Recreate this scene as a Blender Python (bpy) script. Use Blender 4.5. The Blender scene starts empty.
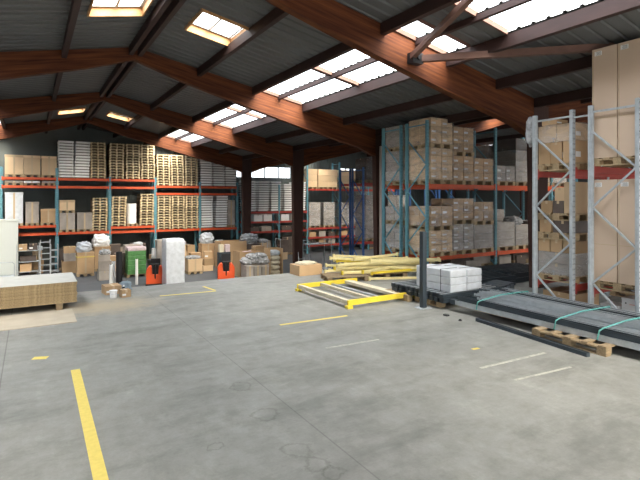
import bpy, bmesh, math, random
from mathutils import Vector, Matrix, noise
random.seed(7)
SC = bpy.context.scene
COL = SC.collection
PI = math.pi
ORD = ['lowest','second','third','fourth','fifth','sixth','seventh','eighth','ninth','tenth','eleventh','twelfth','thirteenth','fourteenth','fifteenth','sixteenth']

SKY_LOW, SKY_HIGH = 2.4, 13.5
# ------------------------------------------------------------------ materials
def mat(name, col, rough=.6, metal=0., noise_amt=0., noise_scale=8., rnd=0., bump=0., spec=.4, stretch=None, col2=None):
    m = bpy.data.materials.new(name); m.use_nodes = True
    nt = m.node_tree; b = nt.nodes['Principled BSDF']
    b.inputs['Roughness'].default_value = rough; b.inputs['Metallic'].default_value = metal
    b.inputs['Specular IOR Level'].default_value = spec
    b.inputs['Base Color'].default_value = (*col, 1)
    last = None
    if noise_amt or bump or col2:
        tc = nt.nodes.new('ShaderNodeTexCoord'); mp = nt.nodes.new('ShaderNodeMapping')
        nt.links.new(tc.outputs['Object'], mp.inputs[0])
        if stretch: mp.inputs['Scale'].default_value = stretch
        n = nt.nodes.new('ShaderNodeTexNoise'); n.inputs['Scale'].default_value = noise_scale; n.inputs['Detail'].default_value = 5
        nt.links.new(mp.outputs[0], n.inputs['Vector'])
        r = nt.nodes.new('ShaderNodeValToRGB')
        c2 = col2 if col2 else tuple(max(0, c*(1-noise_amt)) for c in col)
        r.color_ramp.elements[0].position = .3; r.color_ramp.elements[1].position = .7
        r.color_ramp.elements[0].color = (*c2, 1); r.color_ramp.elements[1].color = (*col, 1)
        nt.links.new(n.outputs['Fac'], r.inputs[0]); last = r.outputs[0]
        if bump:
            bp = nt.nodes.new('ShaderNodeBump'); bp.inputs['Strength'].default_value = bump; bp.inputs['Distance'].default_value = .02
            nt.links.new(n.outputs['Fac'], bp.inputs['Height']); nt.links.new(bp.outputs[0], b.inputs['Normal'])
    if rnd:
        oi = nt.nodes.new('ShaderNodeObjectInfo'); hs = nt.nodes.new('ShaderNodeHueSaturation')
        mr = nt.nodes.new('ShaderNodeMapRange'); mr.inputs['To Min'].default_value = 1-rnd; mr.inputs['To Max'].default_value = 1+rnd*.6
        nt.links.new(oi.outputs['Random'], mr.inputs['Value']); nt.links.new(mr.outputs[0], hs.inputs['Value'])
        if last: nt.links.new(last, hs.inputs['Color'])
        else: hs.inputs['Color'].default_value = (*col, 1)
        last = hs.outputs[0]
    if last: nt.links.new(last, b.inputs['Base Color'])
    return m
M = {}
M['card'] = mat('cardboard', (.52,.345,.19), .8, noise_amt=.12, noise_scale=3, rnd=.3)
M['card_pale'] = mat('pale_cardboard', (.68,.49,.30), .75, noise_amt=.08, noise_scale=2, rnd=.2)
M['card_grey'] = mat('greyed_cardboard', (.44,.39,.34), .5, noise_amt=.25, noise_scale=3, rnd=.2)
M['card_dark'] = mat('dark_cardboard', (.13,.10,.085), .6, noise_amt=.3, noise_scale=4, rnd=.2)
M['card_big'] = mat('tall_cardboard', (.60,.46,.345), .8, noise_amt=.05, noise_scale=1.5)
M['tape'] = mat('parcel_tape', (.50,.38,.24), .35)
M['label'] = mat('paper_label', (.75,.75,.74), .7)
M['ink'] = mat('print_ink', (.03,.03,.03), .7)
M['wood'] = mat('pallet_wood', (.46,.34,.20), .85, noise_amt=.35, noise_scale=6, rnd=.35, stretch=(1,8,8))
M['wood_lit'] = mat('lit_pallet_wood', (.72,.57,.35), .85, noise_amt=.2, noise_scale=6, rnd=.3)
M['wood_shaded'] = mat('shaded_pallet_wood', (.24,.17,.11), .9, noise_amt=.35, noise_scale=6, rnd=.3)
M['wood_curb'] = mat('window_curb_wood', (.50,.27,.11), .6, noise_amt=.3, noise_scale=4, stretch=(6,1,6))
M['osb'] = mat('chipboard', (.42,.31,.17), .85, noise_amt=.45, noise_scale=30, rnd=.12)
M['osb_top'] = mat('chipboard_face', (.50,.49,.44), .7, noise_amt=.12, noise_scale=6)
M['plastic_white'] = mat('white_plastic', (.93,.92,.90), .5, noise_amt=.12, noise_scale=5, rnd=.12)
M['white_wrap'] = mat('white_wrapping', (.60,.63,.67), .35, noise_amt=.18, noise_scale=7, bump=.5)
M['silver_bag'] = mat('clear_bag', (.50,.51,.52), .25, noise_amt=.6, noise_scale=9, bump=.8)
M['pink'] = mat('pink_film', (.62,.50,.52), .4, noise_amt=.25, noise_scale=8, bump=.5)
M['green_wrap'] = mat('green_goods', (.10,.28,.09), .4, noise_amt=.35, noise_scale=8, bump=.3)
M['teal'] = mat('teal_paint', (.12,.29,.35), .45, noise_amt=.2, noise_scale=6)
M['blue'] = mat('blue_paint', (.05,.14,.38), .45, noise_amt=.2, noise_scale=6)
M['orange'] = mat('orange_paint', (.62,.095,.03), .45, noise_amt=.15, noise_scale=4)
M['red_beam'] = mat('red_paint', (.40,.045,.03), .5, noise_amt=.2, noise_scale=4)
M['galv'] = mat('galvanised_steel', (.48,.52,.55), .42, metal=.25, noise_amt=.2, noise_scale=12)
M['galv_dark'] = mat('dark_galvanised', (.17,.21,.235), .42, metal=.4, noise_amt=.3, noise_scale=10, rnd=.3)
M['anthracite'] = mat('anthracite_paint', (.035,.048,.06), .5, noise_amt=.2)
M['black'] = mat('black_plastic', (.015,.015,.017), .5)
M['slot'] = mat('slot_shadow_steel', (.03,.05,.06), .7)
M['yellow'] = mat('yellow_paint', (.80,.62,.05), .5, noise_amt=.12, noise_scale=5)
M['yellow_pale'] = mat('pale_yellow_beam', (.80,.70,.36), .55, noise_amt=.15, noise_scale=6, rnd=.12)
M['cream'] = mat('cream_paint', (.62,.56,.42), .6, noise_amt=.15, noise_scale=6)
M['floor_yellow'] = mat('floor_marking_yellow', (.70,.55,.13), .7, noise_amt=.12, noise_scale=20)
M['floor_pale'] = mat('worn_marking', (.47,.46,.38), .8, noise_scale=14, col2=(.27,.27,.25))
M['purlin'] = mat('brown_timber', (.042,.019,.016), .7, noise_amt=.35, noise_scale=5, stretch=(1,.3,1))
M['strut'] = mat('brown_strut', (.16,.085,.065), .65, noise_amt=.25, noise_scale=5)
M['wall'] = mat('cladding', (.11,.125,.12), .7, noise_amt=.1, noise_scale=1)
M['asphalt'] = mat('dark_floor', (.10,.105,.11), .7, noise_amt=.2, noise_scale=1.2)
M['cabinet'] = mat('off_white_sheet', (.60,.63,.60), .55)
M['truck'] = mat('orange_red_body', (.72,.10,.03), .35)
M['skin_blue'] = mat('grey_blue_cloth', (.22,.28,.33), .8)
M['strap'] = mat('green_strap', (.10,.32,.30), .5)
M['post_edge'] = mat('pale_post_edge', (.45,.36,.31), .6)
M['plywood'] = mat('thin_plywood', (.45,.39,.30), .8, noise_amt=.15, noise_scale=3)
M['post_wood'] = mat('dark_post_timber', (.055,.022,.015), .7, noise_amt=.3, noise_scale=3, stretch=(6,6,.6))
M['sawdust'] = mat('sawdust', (.50,.40,.27), .95, noise_amt=.1, noise_scale=30)

def mat_roof():
    m = mat('roof_sheet', (.105,.108,.108), .6, noise_amt=.1, noise_scale=.6)
    return m
M['roof'] = mat_roof()

def mat_glulam():
    m = bpy.data.materials.new('glulam'); m.use_nodes = True; nt = m.node_tree; b = nt.nodes['Principled BSDF']
    b.inputs['Roughness'].default_value = .7; b.inputs['Specular IOR Level'].default_value = .15
    tc = nt.nodes.new('ShaderNodeTexCoord')
    w = nt.nodes.new('ShaderNodeTexWave'); w.wave_type = 'BANDS'; w.bands_direction = 'Z'; w.wave_profile = 'SAW'
    w.inputs['Scale'].default_value = 3.6; w.inputs['Distortion'].default_value = .15
    mp = nt.nodes.new('ShaderNodeMapping'); mp.inputs['Scale'].default_value = (.5,3,9)
    n = nt.nodes.new('ShaderNodeTexNoise'); n.inputs['Scale'].default_value = 2; n.inputs['Detail'].default_value = 6
    nt.links.new(tc.outputs['Object'], w.inputs['Vector']); nt.links.new(tc.outputs['Object'], mp.inputs[0]); nt.links.new(mp.outputs[0], n.inputs['Vector'])
    r = nt.nodes.new('ShaderNodeValToRGB'); r.color_ramp.elements[0].color = (.050,.014,.008,1); r.color_ramp.elements[1].color = (.155,.052,.018,1)
    r.color_ramp.elements[0].position = .3; r.color_ramp.elements[1].position = .75
    nt.links.new(n.outputs['Fac'], r.inputs[0])
    r2 = nt.nodes.new('ShaderNodeValToRGB'); r2.color_ramp.elements[0].color = (.45,.45,.45,1); r2.color_ramp.elements[1].color = (1,1,1,1)
    r2.color_ramp.elements[0].position = 0; r2.color_ramp.elements[1].position = .12
    nt.links.new(w.outputs['Fac'], r2.inputs[0])
    mx = nt.nodes.new('ShaderNodeMix'); mx.data_type = 'RGBA'; mx.blend_type = 'MULTIPLY'; mx.inputs[0].default_value = .4
    nt.links.new(r.outputs[0], mx.inputs[6]); nt.links.new(r2.outputs[0], mx.inputs[7]); nt.links.new(mx.outputs[2], b.inputs['Base Color'])
    return m
M['glulam'] = mat_glulam()

RINGS = ((2.14,4.66,.13,.03),(2.08,3.87,.12,.03),(2.10,3.56,.09,.025),(2.16,3.37,.09,.025),(2.22,5.52,.11,.02),(1.47,4.31,.06,.02))
def mat_concrete():
    m = bpy.data.materials.new('concrete_slab'); m.use_nodes = True; nt = m.node_tree; b = nt.nodes['Principled BSDF']
    N = nt.nodes.new; L = nt.links.new
    b.inputs['Roughness'].default_value = .62; b.inputs['Specular IOR Level'].default_value = .35
    tc = N('ShaderNodeTexCoord'); sep = N('ShaderNodeSeparateXYZ'); L(tc.outputs['Object'], sep.inputs[0])
    def nz(sc, det, rough=.6, stretch=None):
        n = N('ShaderNodeTexNoise'); n.inputs['Scale'].default_value = sc; n.inputs['Detail'].default_value = det; n.inputs['Roughness'].default_value = rough
        if stretch:
            mp = N('ShaderNodeMapping'); mp.inputs['Scale'].default_value = stretch; L(tc.outputs['Object'], mp.inputs[0]); L(mp.outputs[0], n.inputs['Vector'])
        else: L(tc.outputs['Object'], n.inputs['Vector'])
        return n.outputs['Fac']
    def ramp(v, p0, c0, p1, c1):
        r = N('ShaderNodeValToRGB'); r.color_ramp.elements[0].position = p0; r.color_ramp.elements[1].position = p1
        r.color_ramp.elements[0].color = (*c0, 1); r.color_ramp.elements[1].color = (*c1, 1); L(v, r.inputs[0]); return r.outputs[0]
    def mul(a, c, f=1.):
        mx = N('ShaderNodeMix'); mx.data_type = 'RGBA'; mx.blend_type = 'MULTIPLY'; mx.inputs[0].default_value = f
        L(a, mx.inputs[6]); L(c, mx.inputs[7]); return mx.outputs[2]
    base = ramp(nz(.45, 6), .3, (.232,.229,.210), .7, (.295,.292,.270))
    base = mul(base, ramp(nz(3.5, 8, .75), .35, (.78,.78,.76), .62, (1,1,1)))
    base = mul(base, ramp(nz(1.0, 6, .7, (.5,1.4,1)), .34, (.72,.73,.72), .52, (1,1,1)))
    base = mul(base, ramp(nz(40, 3), .3, (.93,.93,.93), .6, (1,1,1)))
    base = mul(base, ramp(nz(1.7, 7, .75, (1.6,.7,1)), .52, (1,1,1), .72, (1.22,1.22,1.20)))
    def math_(op, a, v=None, v2=None):
        n = N('ShaderNodeMath'); n.operation = op
        if hasattr(a, 'links') or hasattr(a, 'is_linked'): L(a, n.inputs[0])
        else: n.inputs[0].default_value = a
        if v is not None:
            if hasattr(v, 'is_linked'): L(v, n.inputs[1])
            else: n.inputs[1].default_value = v
        return n.outputs[0]
    def joint(axis, pos, w, dark):
        d = math_('ABSOLUTE', math_('SUBTRACT', sep.outputs[axis], pos))
        return ramp(math_('DIVIDE', d, w), .4, (dark,)*3, 1., (1,1,1))
    for ax, pos, w, dk in ((0, 2.44, .010, .72), (0, -.32, .010, .6), (1, 6.9, .010, .86), (1, 1.2, .012, .8)):
        base = mul(base, joint(ax, pos, w, dk), 1.)
    # oily rings and worn patches at their own spots
    wob = nz(3, 5, .7)
    for cx, cy, rr, wd in RINGS:
        vx = math_('SUBTRACT', sep.outputs[0], cx); vy = math_('SUBTRACT', sep.outputs[1], cy)
        r2 = math_('SQRT', math_('ADD', math_('MULTIPLY', vx, vx), math_('MULTIPLY', vy, vy)))
        rw = math_('ADD', r2, math_('MULTIPLY', math_('SUBTRACT', wob, .5), .35))
        d = math_('ABSOLUTE', math_('SUBTRACT', rw, rr))
        base = mul(base, ramp(math_('DIVIDE', d, wd), .1, (.78,.78,.76), 1., (1,1,1)))
    # sawdust spilled beside the board stack
    vx = math_('MULTIPLY', math_('SUBTRACT', sep.outputs[0], 1.35), .7); vy = math_('SUBTRACT', sep.outputs[1], 11.1)
    r2 = math_('SQRT', math_('ADD', math_('MULTIPLY', vx, vx), math_('MULTIPLY', vy, vy)))
    rw = math_('ADD', r2, math_('MULTIPLY', math_('SUBTRACT', wob, .5), 1.4))
    mk = ramp(rw, .25, (.75,.75,.75), 1.05, (0,0,0))
    mx = N('ShaderNodeMix'); mx.data_type = 'RGBA'; L(mk, mx.inputs[0]); L(base, mx.inputs[6]); mx.inputs[7].default_value = (.40,.32,.21,1); base = mx.outputs[2]
    L(base, b.inputs['Base Color'])
    bp = N('ShaderNodeBump'); bp.inputs['Strength'].default_value = .12; bp.inputs['Distance'].default_value = .01
    L(nz(12, 6), bp.inputs['Height']); L(bp.outputs[0], b.inputs['Normal'])
    return m
M['concrete'] = mat_concrete()

def mat_clear(name, tint, t, rough=.2):
    m = bpy.data.materials.new(name); m.use_nodes = True; nt = m.node_tree
    for n in list(nt.nodes):
        if n.type == 'BSDF_PRINCIPLED': nt.nodes.remove(n)
    out = [n for n in nt.nodes if n.type == 'OUTPUT_MATERIAL'][0]
    tr = nt.nodes.new('ShaderNodeBsdfTransparent'); tr.inputs[0].default_value = (*tint, 1)
    g = nt.nodes.new('ShaderNodeBsdfPrincipled'); g.inputs['Base Color'].default_value = (.75,.76,.78,1); g.inputs['Roughness'].default_value = rough
    mx = nt.nodes.new('ShaderNodeMixShader'); mx.inputs[0].default_value = 1-t
    if name == 'stretch_film':
        tc = nt.nodes.new('ShaderNodeTexCoord'); n = nt.nodes.new('ShaderNodeTexNoise'); n.inputs['Scale'].default_value = 1.3; n.inputs['Detail'].default_value = 2.5; n.inputs['Distortion'].default_value = 1.5
        mp = nt.nodes.new('ShaderNodeMapping'); mp.inputs['Scale'].default_value = (1,1,3); nt.links.new(tc.outputs['Object'], mp.inputs[0]); nt.links.new(mp.outputs[0], n.inputs['Vector'])
        mr = nt.nodes.new('ShaderNodeMapRange'); mr.inputs['From Min'].default_value = .35; mr.inputs['From Max'].default_value = .75; mr.inputs['To Min'].default_value = .02; mr.inputs['To Max'].default_value = .42
        nt.links.new(n.outputs['Fac'], mr.inputs['Value']); nt.links.new(mr.outputs[0], mx.inputs[0])
    nt.links.new(tr.outputs[0], mx.inputs[1]); nt.links.new(g.outputs[0], mx.inputs[2]); nt.links.new(mx.outputs[0], out.inputs[0])
    return m
M['film'] = mat_clear('stretch_film', (.97,.97,.98), .8)
M['pane'] = mat_clear('skylight_sheet', (.93,.95,.97), .88, .4)
M['glass'] = mat_clear('roof_glass', (.95,.97,.98), .92, .1)

# ------------------------------------------------------------------ mesh helpers
class MB:
    def __init__(s): s.v = []; s.f = []; s.mi = []; s.mats = []
    def _m(s, m):
        if m not in s.mats: s.mats.append(m)
        return s.mats.index(m)
    def hexa(s, pts, m):
        o = len(s.v); s.v += [tuple(p) for p in pts]
        for q in ((0,3,2,1),(4,5,6,7),(0,1,5,4),(1,2,6,5),(2,3,7,6),(3,0,4,7)):
            s.f.append(tuple(o+i for i in q)); s.mi.append(s._m(m))
        return s
    def box(s, x0, x1, y0, y1, z0, z1, m):
        return s.hexa([(x0,y0,z0),(x1,y0,z0),(x1,y1,z0),(x0,y1,z0),(x0,y0,z1),(x1,y0,z1),(x1,y1,z1),(x0,y1,z1)], m)
    def bar(s, a, b, w, h, m, up=(0,0,1)):
        a = Vector(a); b = Vector(b); d = (b-a).normalized(); u = Vector(up)
        if abs(d.dot(u)) > .98: u = Vector((0,1,0))
        x = d.cross(u).normalized()*w/2; z = x.cross(d).normalized()*h/2
        P = [a-x-z, a+x-z, b+x-z, b-x-z, a-x+z, a+x+z, b+x+z, b-x+z]
        return s.hexa(P, m)
    def prism(s, poly, y0, y1, m, axis='y'):
        n = len(poly); o = len(s.v)
        for yy in (y0, y1):
            for p in poly:
                s.v.append((p[0], yy, p[1]) if axis == 'y' else ((p[0], p[1], yy) if axis == 'z' else (yy, p[0], p[1])))
        k = s._m(m)
        s.f.append(tuple(o+i for i in range(n))); s.mi.append(k)
        s.f.append(tuple(o+n+i for i in reversed(range(n)))); s.mi.append(k)
        for i in range(n):
            j = (i+1) % n; s.f.append((o+i, o+n+i, o+n+j, o+j)); s.mi.append(k)
        return s
    def cyl(s, c, r, h, m, axis='z', n=16, r2=None):
        r2 = r if r2 is None else r2; o = len(s.v); k = s._m(m)
        for t, rr in ((0, r), (h, r2)):
            for i in range(n):
                a = 2*PI*i/n; p, q = rr*math.cos(a), rr*math.sin(a)
                s.v.append((c[0]+p, c[1]+q, c[2]+t) if axis == 'z' else ((c[0]+t, c[1]+p, c[2]+q) if axis == 'x' else (c[0]+p, c[1]+t, c[2]+q)))
        s.f.append(tuple(o+i for i in range(n))); s.f.append(tuple(o+n+i for i in reversed(range(n)))); s.mi += [k, k]
        for i in range(n):
            j = (i+1) % n; s.f.append((o+i, o+n+i, o+n+j, o+j)); s.mi.append(k)
        return s
    def tube(s, pts, r, m, n=8):
        for a, b in zip(pts, pts[1:]):
            a = Vector(a); b = Vector(b); d = (b-a).normalized()
            u = Vector((0,0,1)) if abs(d.z) < .9 else Vector((1,0,0))
            x = d.cross(u).normalized(); z = x.cross(d); o = len(s.v); k = s._m(m)
            for p in (a-d*r*.4, b+d*r*.4):
                for i in range(n):
                    t = 2*PI*i/n; s.v.append(tuple(p+x*r*math.cos(t)+z*r*math.sin(t)))
            s.f.append(tuple(o+i for i in range(n))); s.f.append(tuple(o+n+i for i in reversed(range(n)))); s.mi += [k, k]
            for i in range(n):
                j = (i+1) % n; s.f.append((o+i, o+n+i, o+n+j, o+j)); s.mi.append(k)
        return s
    def mesh(s, name, fix=True):
        me = bpy.data.meshes.new(name); me.from_pydata(s.v, [], s.f)
        for m in s.mats: me.materials.append(m)
        me.polygons.foreach_set('material_index', s.mi)
        if fix:
            bm = bmesh.new(); bm.from_mesh(me); bmesh.ops.recalc_face_normals(bm, faces=bm.faces); bm.to_mesh(me); bm.free()
        return me
    def obj(s, name, parent=None, loc=(0,0,0), **k): return link(name, s.mesh(name), parent, loc, **k)

def tag(o, label=None, cat=None, group=None, kind=None):
    if label: o['label'] = label
    if cat: o['category'] = cat
    if group: o['group'] = group
    if kind: o['kind'] = kind
    return o
def link(name, me, parent=None, loc=(0,0,0), rz=0, label=None, cat=None, group=None, kind=None, smooth=False, bevel=0):
    o = bpy.data.objects.new(name, me); COL.objects.link(o); o.location = loc; o.rotation_euler.z = rz
    if parent: o.parent = parent
    if smooth:
        for p in me.polygons: p.use_smooth = True
    if bevel:
        b = o.modifiers.new('b', 'BEVEL'); b.width = bevel; b.segments = 2; b.limit_method = 'ANGLE'
    return tag(o, label, cat, group, kind)
def empty(name, loc, label, cat, group=None, rz=0):
    o = bpy.data.objects.new(name, None); COL.objects.link(o); o.location = loc; o.rotation_euler.z = rz; o.empty_display_size = .1
    return tag(o, label, cat, group)
def struct(name, mb, label, **k): return mb.obj(name, kind='structure', label=label, **k)

def blob(name, c, r, m, seed=0, amp=.25, freq=3, sub=4, flat=True, **k):
    bm = bmesh.new(); bmesh.ops.create_icosphere(bm, subdivisions=sub, radius=1)
    for v in bm.verts:
        n = v.co.normalized(); q = n*freq+Vector((seed*7.1, seed*3.3, 0))
        d = 1+amp*noise.noise(q)+amp*.5*noise.noise(q*2.3)
        sgn = lambda t: math.copysign(abs(t)**.6, t)
        v.co = Vector((sgn(n.x)*r[0]*d, sgn(n.y)*r[1]*d, n.z*r[2]*d))
        if flat and v.co.z < -r[2]*.7: v.co.z = -r[2]*.7
    me = bpy.data.meshes.new(name); bm.to_mesh(me); bm.free(); me.materials.append(m)
    z0 = min(v.co.z for v in me.vertices)
    return link(name, me, loc=(c[0], c[1], c[2]-z0), smooth=True, **k)

# ------------------------------------------------------------------ building shell
XR, XP = 2.5, 11.2
XR2 = 2*XP-XR
def roof_z(x):
    if x <= XP: return 6.52-.2*abs(x-XR)
    return 6.52-.2*abs(x-XR2)
FR = [1.2, 7.7, 14.2, 20.7, 27.2]  # nearest frame is out of view, kept in to block light
YB = 31.2
XL, XRR = -7.2, 31.0

mb = MB(); mb.box(XL, XRR, -6, 13.1, -1.6, 0, M['concrete'])
struct('floor', mb, 'grey concrete raised floor slab with worn stains and joints')
mb = MB(); mb.box(XL, XRR, 13.1, YB, -1.8, -1.6, M['asphalt'])
struct('floor_lower', mb, 'dark grey lower floor beyond the edge of the concrete slab')

def corr_wall(name, label, x0, x1, y, holes=(), top=None):
    mb = MB(); x = x0
    while x < x1-1e-3:
        xe = min(x+.25, x1); xm = (x+xe)/2; zt = roof_z(xm)+.03
        segs = [(-1.6, zt)]
        for hx0, hx1, hz0, hz1 in holes:
            if hx0 <= xm <= hx1: segs = [(-1.6, hz0), (hz1, zt)]
        for a, b in segs:
            if b > a: mb.box(x, xe, y, y+.1, a, b, M['wall']); mb.box(x+.02, x+.07, y-.03, y, a, b, M['wall'])
        x = xe
    struct(name, mb, label)
HW = (12.1, 16.4, 3.75, 4.5)
HW2 = (20.6, 23.0, 3.9, 4.6)
corr_wall('wall_back', 'grey ribbed back wall cladding behind the racks', XL, XRR, YB, [HW, HW2])
wi = 0
def window(label, parts):
    global wi; wi += 1
    e = empty('window_%d' % wi, parts[0][3], label, 'window'); del e['category']; e['kind'] = 'structure'; e['category'] = 'window'
    for nm, mbx, m, loc in parts:
        o = mbx.obj(nm, e)
    return e
for H_, l_ in ((HW,'left'),(HW2,'right')):
    mbp = MB(); mbp.box(H_[0], H_[1], .03, .05, H_[2], H_[3], M['pane'])
    mbf = MB(); x = H_[0]
    while x < H_[1]+.01: mbf.box(x-.03, x+.03, 0, .08, H_[2], H_[3], M['wall']); x += (H_[1]-H_[0])/4
    window('%s translucent window band high in the back wall' % l_, [('pane', mbp, None, (0, YB, 0)), ('window_frame', mbf, None, (0, YB, 0))])
mb = MB(); mb.box(XL-.1, XL, -6, YB, -1.6, roof_z(XL), M['wall']); struct('wall_left', mb, 'grey clad left wall')
mb = MB(); mb.box(XRR, XRR+.1, -6, YB, -1.6, roof_z(XRR), M['wall']); struct('wall_right', mb, 'grey clad right wall')

mb = MB(); x = XL  # unseen wall strip added to keep the sun off the near floor
while x < XRR-.01:
    xe = min(x+.5, XRR); mb.box(x, xe, -6.1, -6.0, 3.5, roof_z((x+xe)/2)+.05, M['wall']); x = xe
struct('wall_sunblock', mb, 'unseen grey wall strip added behind the viewer to block the sun')
# roof sheets with openings
SKY_Y = [(-4.5,-1.0),(-.9,1.1),(2.6,6.0),(6.9,7.58),(7.82,10.85),(10.97,14.08),(14.32,17.35),(17.45,20.58),(20.82,23.85),(23.95,27.08),(27.32,30.3)]
HOLES = []
for y0, y1 in SKY_Y:
    for a, b in ((6.12,6.90),(7.00,7.78),(-2.78,-2.0),(-1.9,-1.12)): HOLES.append((a, b, y0, y1))
for y0, y1 in SKY_Y[1:]:
    HOLES.append((24.5, 25.3, y0, y1)); HOLES.append((17.0, 17.9, y0, y1))
RW = [(1.07,2.15,9.7,11.3),(3.2,4.3,10.2,11.5),(1.1,2.15,24.4,25.4),(3.2,4.2,24.4,25.5)]
HOLES += RW
xs = sorted({XL, XR, XP, XR2, XRR} | {h[0] for h in HOLES} | {h[1] for h in HOLES})
def roof_mesh(x0lim, x1lim):
    mb = MB(); k = mb._m(M['roof'])
    XS = [x for x in xs if x0lim <= x <= x1lim]
    for xa, xb in zip(XS, XS[1:]):
        xm = (xa+xb)/2
        hs = sorted((h[2], h[3]) for h in HOLES if h[0]-1e-6 <= xm <= h[1]+1e-6)
        segs = []; y = -6
        for a, b in hs: segs.append((y, a)); y = b
        segs.append((y, YB+.2))
        for a, b in segs:
            prof = [(a, 0)]; n0 = math.floor(a/.3)
            for i in range(n0, int(b/.3)+2):
                for dy, dz in ((.0, 0), (.02, .035), (.07, .035), (.09, 0)):
                    yy = i*.3+dy
                    if a < yy < b: prof.append((yy, dz))
            prof.append((b, 0))
            o = len(mb.v)
            for yy, dz in prof:
                mb.v.append((xa, yy, roof_z(xa)+dz)); mb.v.append((xb, yy, roof_z(xb)+dz))
            for i in range(len(prof)-1):
                mb.f.append((o+2*i, o+2*i+1, o+2*i+3, o+2*i+2)); mb.mi.append(k)
    return mb
struct('ceiling', roof_mesh(XL, XP), 'dark grey ribbed roof sheets of the main hall')
struct('ceiling', roof_mesh(XP, XRR), 'dark grey ribbed roof sheets of the side hall')
for y0, y1 in SKY_Y:
    for side, (a0, a1, b0, b1) in (('right', (6.12,6.90,7.00,7.78)), ('left', (-2.78,-2.0,-1.9,-1.12))):
        p = MB(); f = MB()
        for a, b in ((a0, a1), (b0, b1)):
            za, zb = roof_z(a), roof_z(b)
            p.hexa([(a,y0,za+.06),(b,y0,zb+.06),(b,y1,zb+.06),(a,y1,za+.06),(a,y0,za+.075),(b,y0,zb+.075),(b,y1,zb+.075),(a,y1,za+.075)], M['pane'])
        for yy in (y0, y1):
            f.bar((a0, yy, roof_z(a0)+.0), (b1, yy, roof_z(b1)+.0),   .05, .1, M['strut'])
        window('long translucent roof light on the %s slope' % side, [('pane', p, None, (0,0,0)), ('window_frame', f, None, (0,0,0))])
for y0, y1 in SKY_Y[1:]:
    for a, b in ((24.5, 25.3), (17.0, 17.9)):  # left band is added, unseen, to brighten the side hall shelf loads
     p = MB(); za, zb = roof_z(a), roof_z(b)
     p.hexa([(a,y0,za+.06),(b,y0,zb+.06),(b,y1,zb+.06),(a,y1,za+.06),(a,y0,za+.075),(b,y0,zb+.075),(b,y1,zb+.075),(a,y1,za+.075)], M['pane'])
     window('roof light over the side hall', [('pane', p, None, (0,0,0))])
for x0, x1, y0, y1 in RW:
    f = MB(); zl = roof_z(x0); zr = roof_z(x1); t = .04; h = .14
    def wallq(xa, xb, ya, yb):
        f.hexa([(xa,ya,roof_z(xa)-.06),(xb,ya,roof_z(xb)-.06),(xb,yb,roof_z(xb)-.06),(xa,yb,roof_z(xa)-.06),(xa,ya,roof_z(xa)+h),(xb,ya,roof_z(xb)+h),(xb,yb,roof_z(xb)+h),(xa,yb,roof_z(xa)+h)], M['wood_curb'])
    wallq(x0-t, x1+t, y1, y1+t); wallq(x0-t, x1+t, y0-t, y0); wallq(x0-t, x0, y0, y1); wallq(x1, x1+t, y0, y1)
    s = MB(); hh = h+.02
    for ya, yb in ((y0, y0+.07), (y1-.07, y1)):
        s.bar((x0, (ya+yb)/2, zl+hh), (x1, (ya+yb)/2, zr+hh), .07, .05, M['galv'])
    for xx in (x0+.03, (x0+x1)/2, x1-.03):
        s.bar((xx, y0, roof_z(xx)+hh), (xx, y1, roof_z(xx)+hh), .05, .05, M['galv'])
    g = MB(); g.hexa([(x0,y0,zl+hh+.03),(x1,y0,zr+hh+.03),(x1,y1,zr+hh+.03),(x0,y1,zl+hh+.03),(x0,y0,zl+hh+.04),(x1,y0,zr+hh+.04),(x1,y1,zr+hh+.04),(x0,y1,zl+hh+.04)], M['glass'])
    window('wood-lined opening roof window beside the ridge', [('window_frame', f, None, (0,0,0)), ('sash', s, None, (0,0,0)), ('pane', g, None, (0,0,0))])

# purlins (broken at each rafter), rafters and posts
def purlin(x, w=.11, d=.24, m='purlin'):
    mb = MB(); ys = [-6]+FR+[YB]
    for a, b in zip(ys, ys[1:]):
        z = roof_z(x); mb.box(x-w/2, x+w/2, a+.11, b-.11, z-d, z-.012, M[m])
    struct('roof_purlin', mb, 'brown timber purlin running along the hall under the roof sheets')
for x in (-6.2,-4.5,-2.9,-1.95,-1.05,.75,4.3,6.05,6.95,9.5,10.95,13.0,14.8,16.6,18.3,21.5,23.2,25.6,27.4): purlin(x, w=.09 if x in (6.95,-1.95) else .12, d=.12 if x in (6.95,-1.95) else .24)
purlin(7.87, w=.13, d=.26); purlin(2.38); purlin(2.62); purlin(XR2)
def depth(t):   # rafter depth by distance from ridge
    P = [(0,.36),(1.2,.52),(3.2,.68),(5.5,.80),(7.6,.86),(8.7,1.05)]
    for (a, da), (b, db) in zip(P, P[1:]):
        if t <= b: return da+(db-da)*(t-a)/(b-a)
    return P[-1][1]
def rafter(xr, sgn, y):
    n = 14; L = 8.9; th = math.atan(.2)
    poly_t = []; poly_b = []
    for i in range(n+1):
        t = L*i/n; zz = -.2*t
        poly_t.append((t*sgn, zz-.02)); poly_b.append((t*sgn, zz-depth(min(t, 8.7))))
    # local frame rotated so that laminations follow the slope
    R = Matrix.Rotation(math.atan2(.2, 1)*sgn, 4, 'Y')
    poly = poly_t+poly_b[::-1]; ri = R.inverted()
    pl = [ri @ Vector((p[0], 0, p[1])) for p in poly]
    mb = MB(); mb.prism([(p.x, p.z) for p in pl], -.1, .1, M['glulam'])
    o = mb.obj('roof_rafter', kind='structure', label='brown glued laminated timber rafter tapering from haunch to ridge', loc=(xr, y, 6.52))
    o.rotation_euler.y = math.atan2(.2, 1)*sgn
    return o
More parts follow.
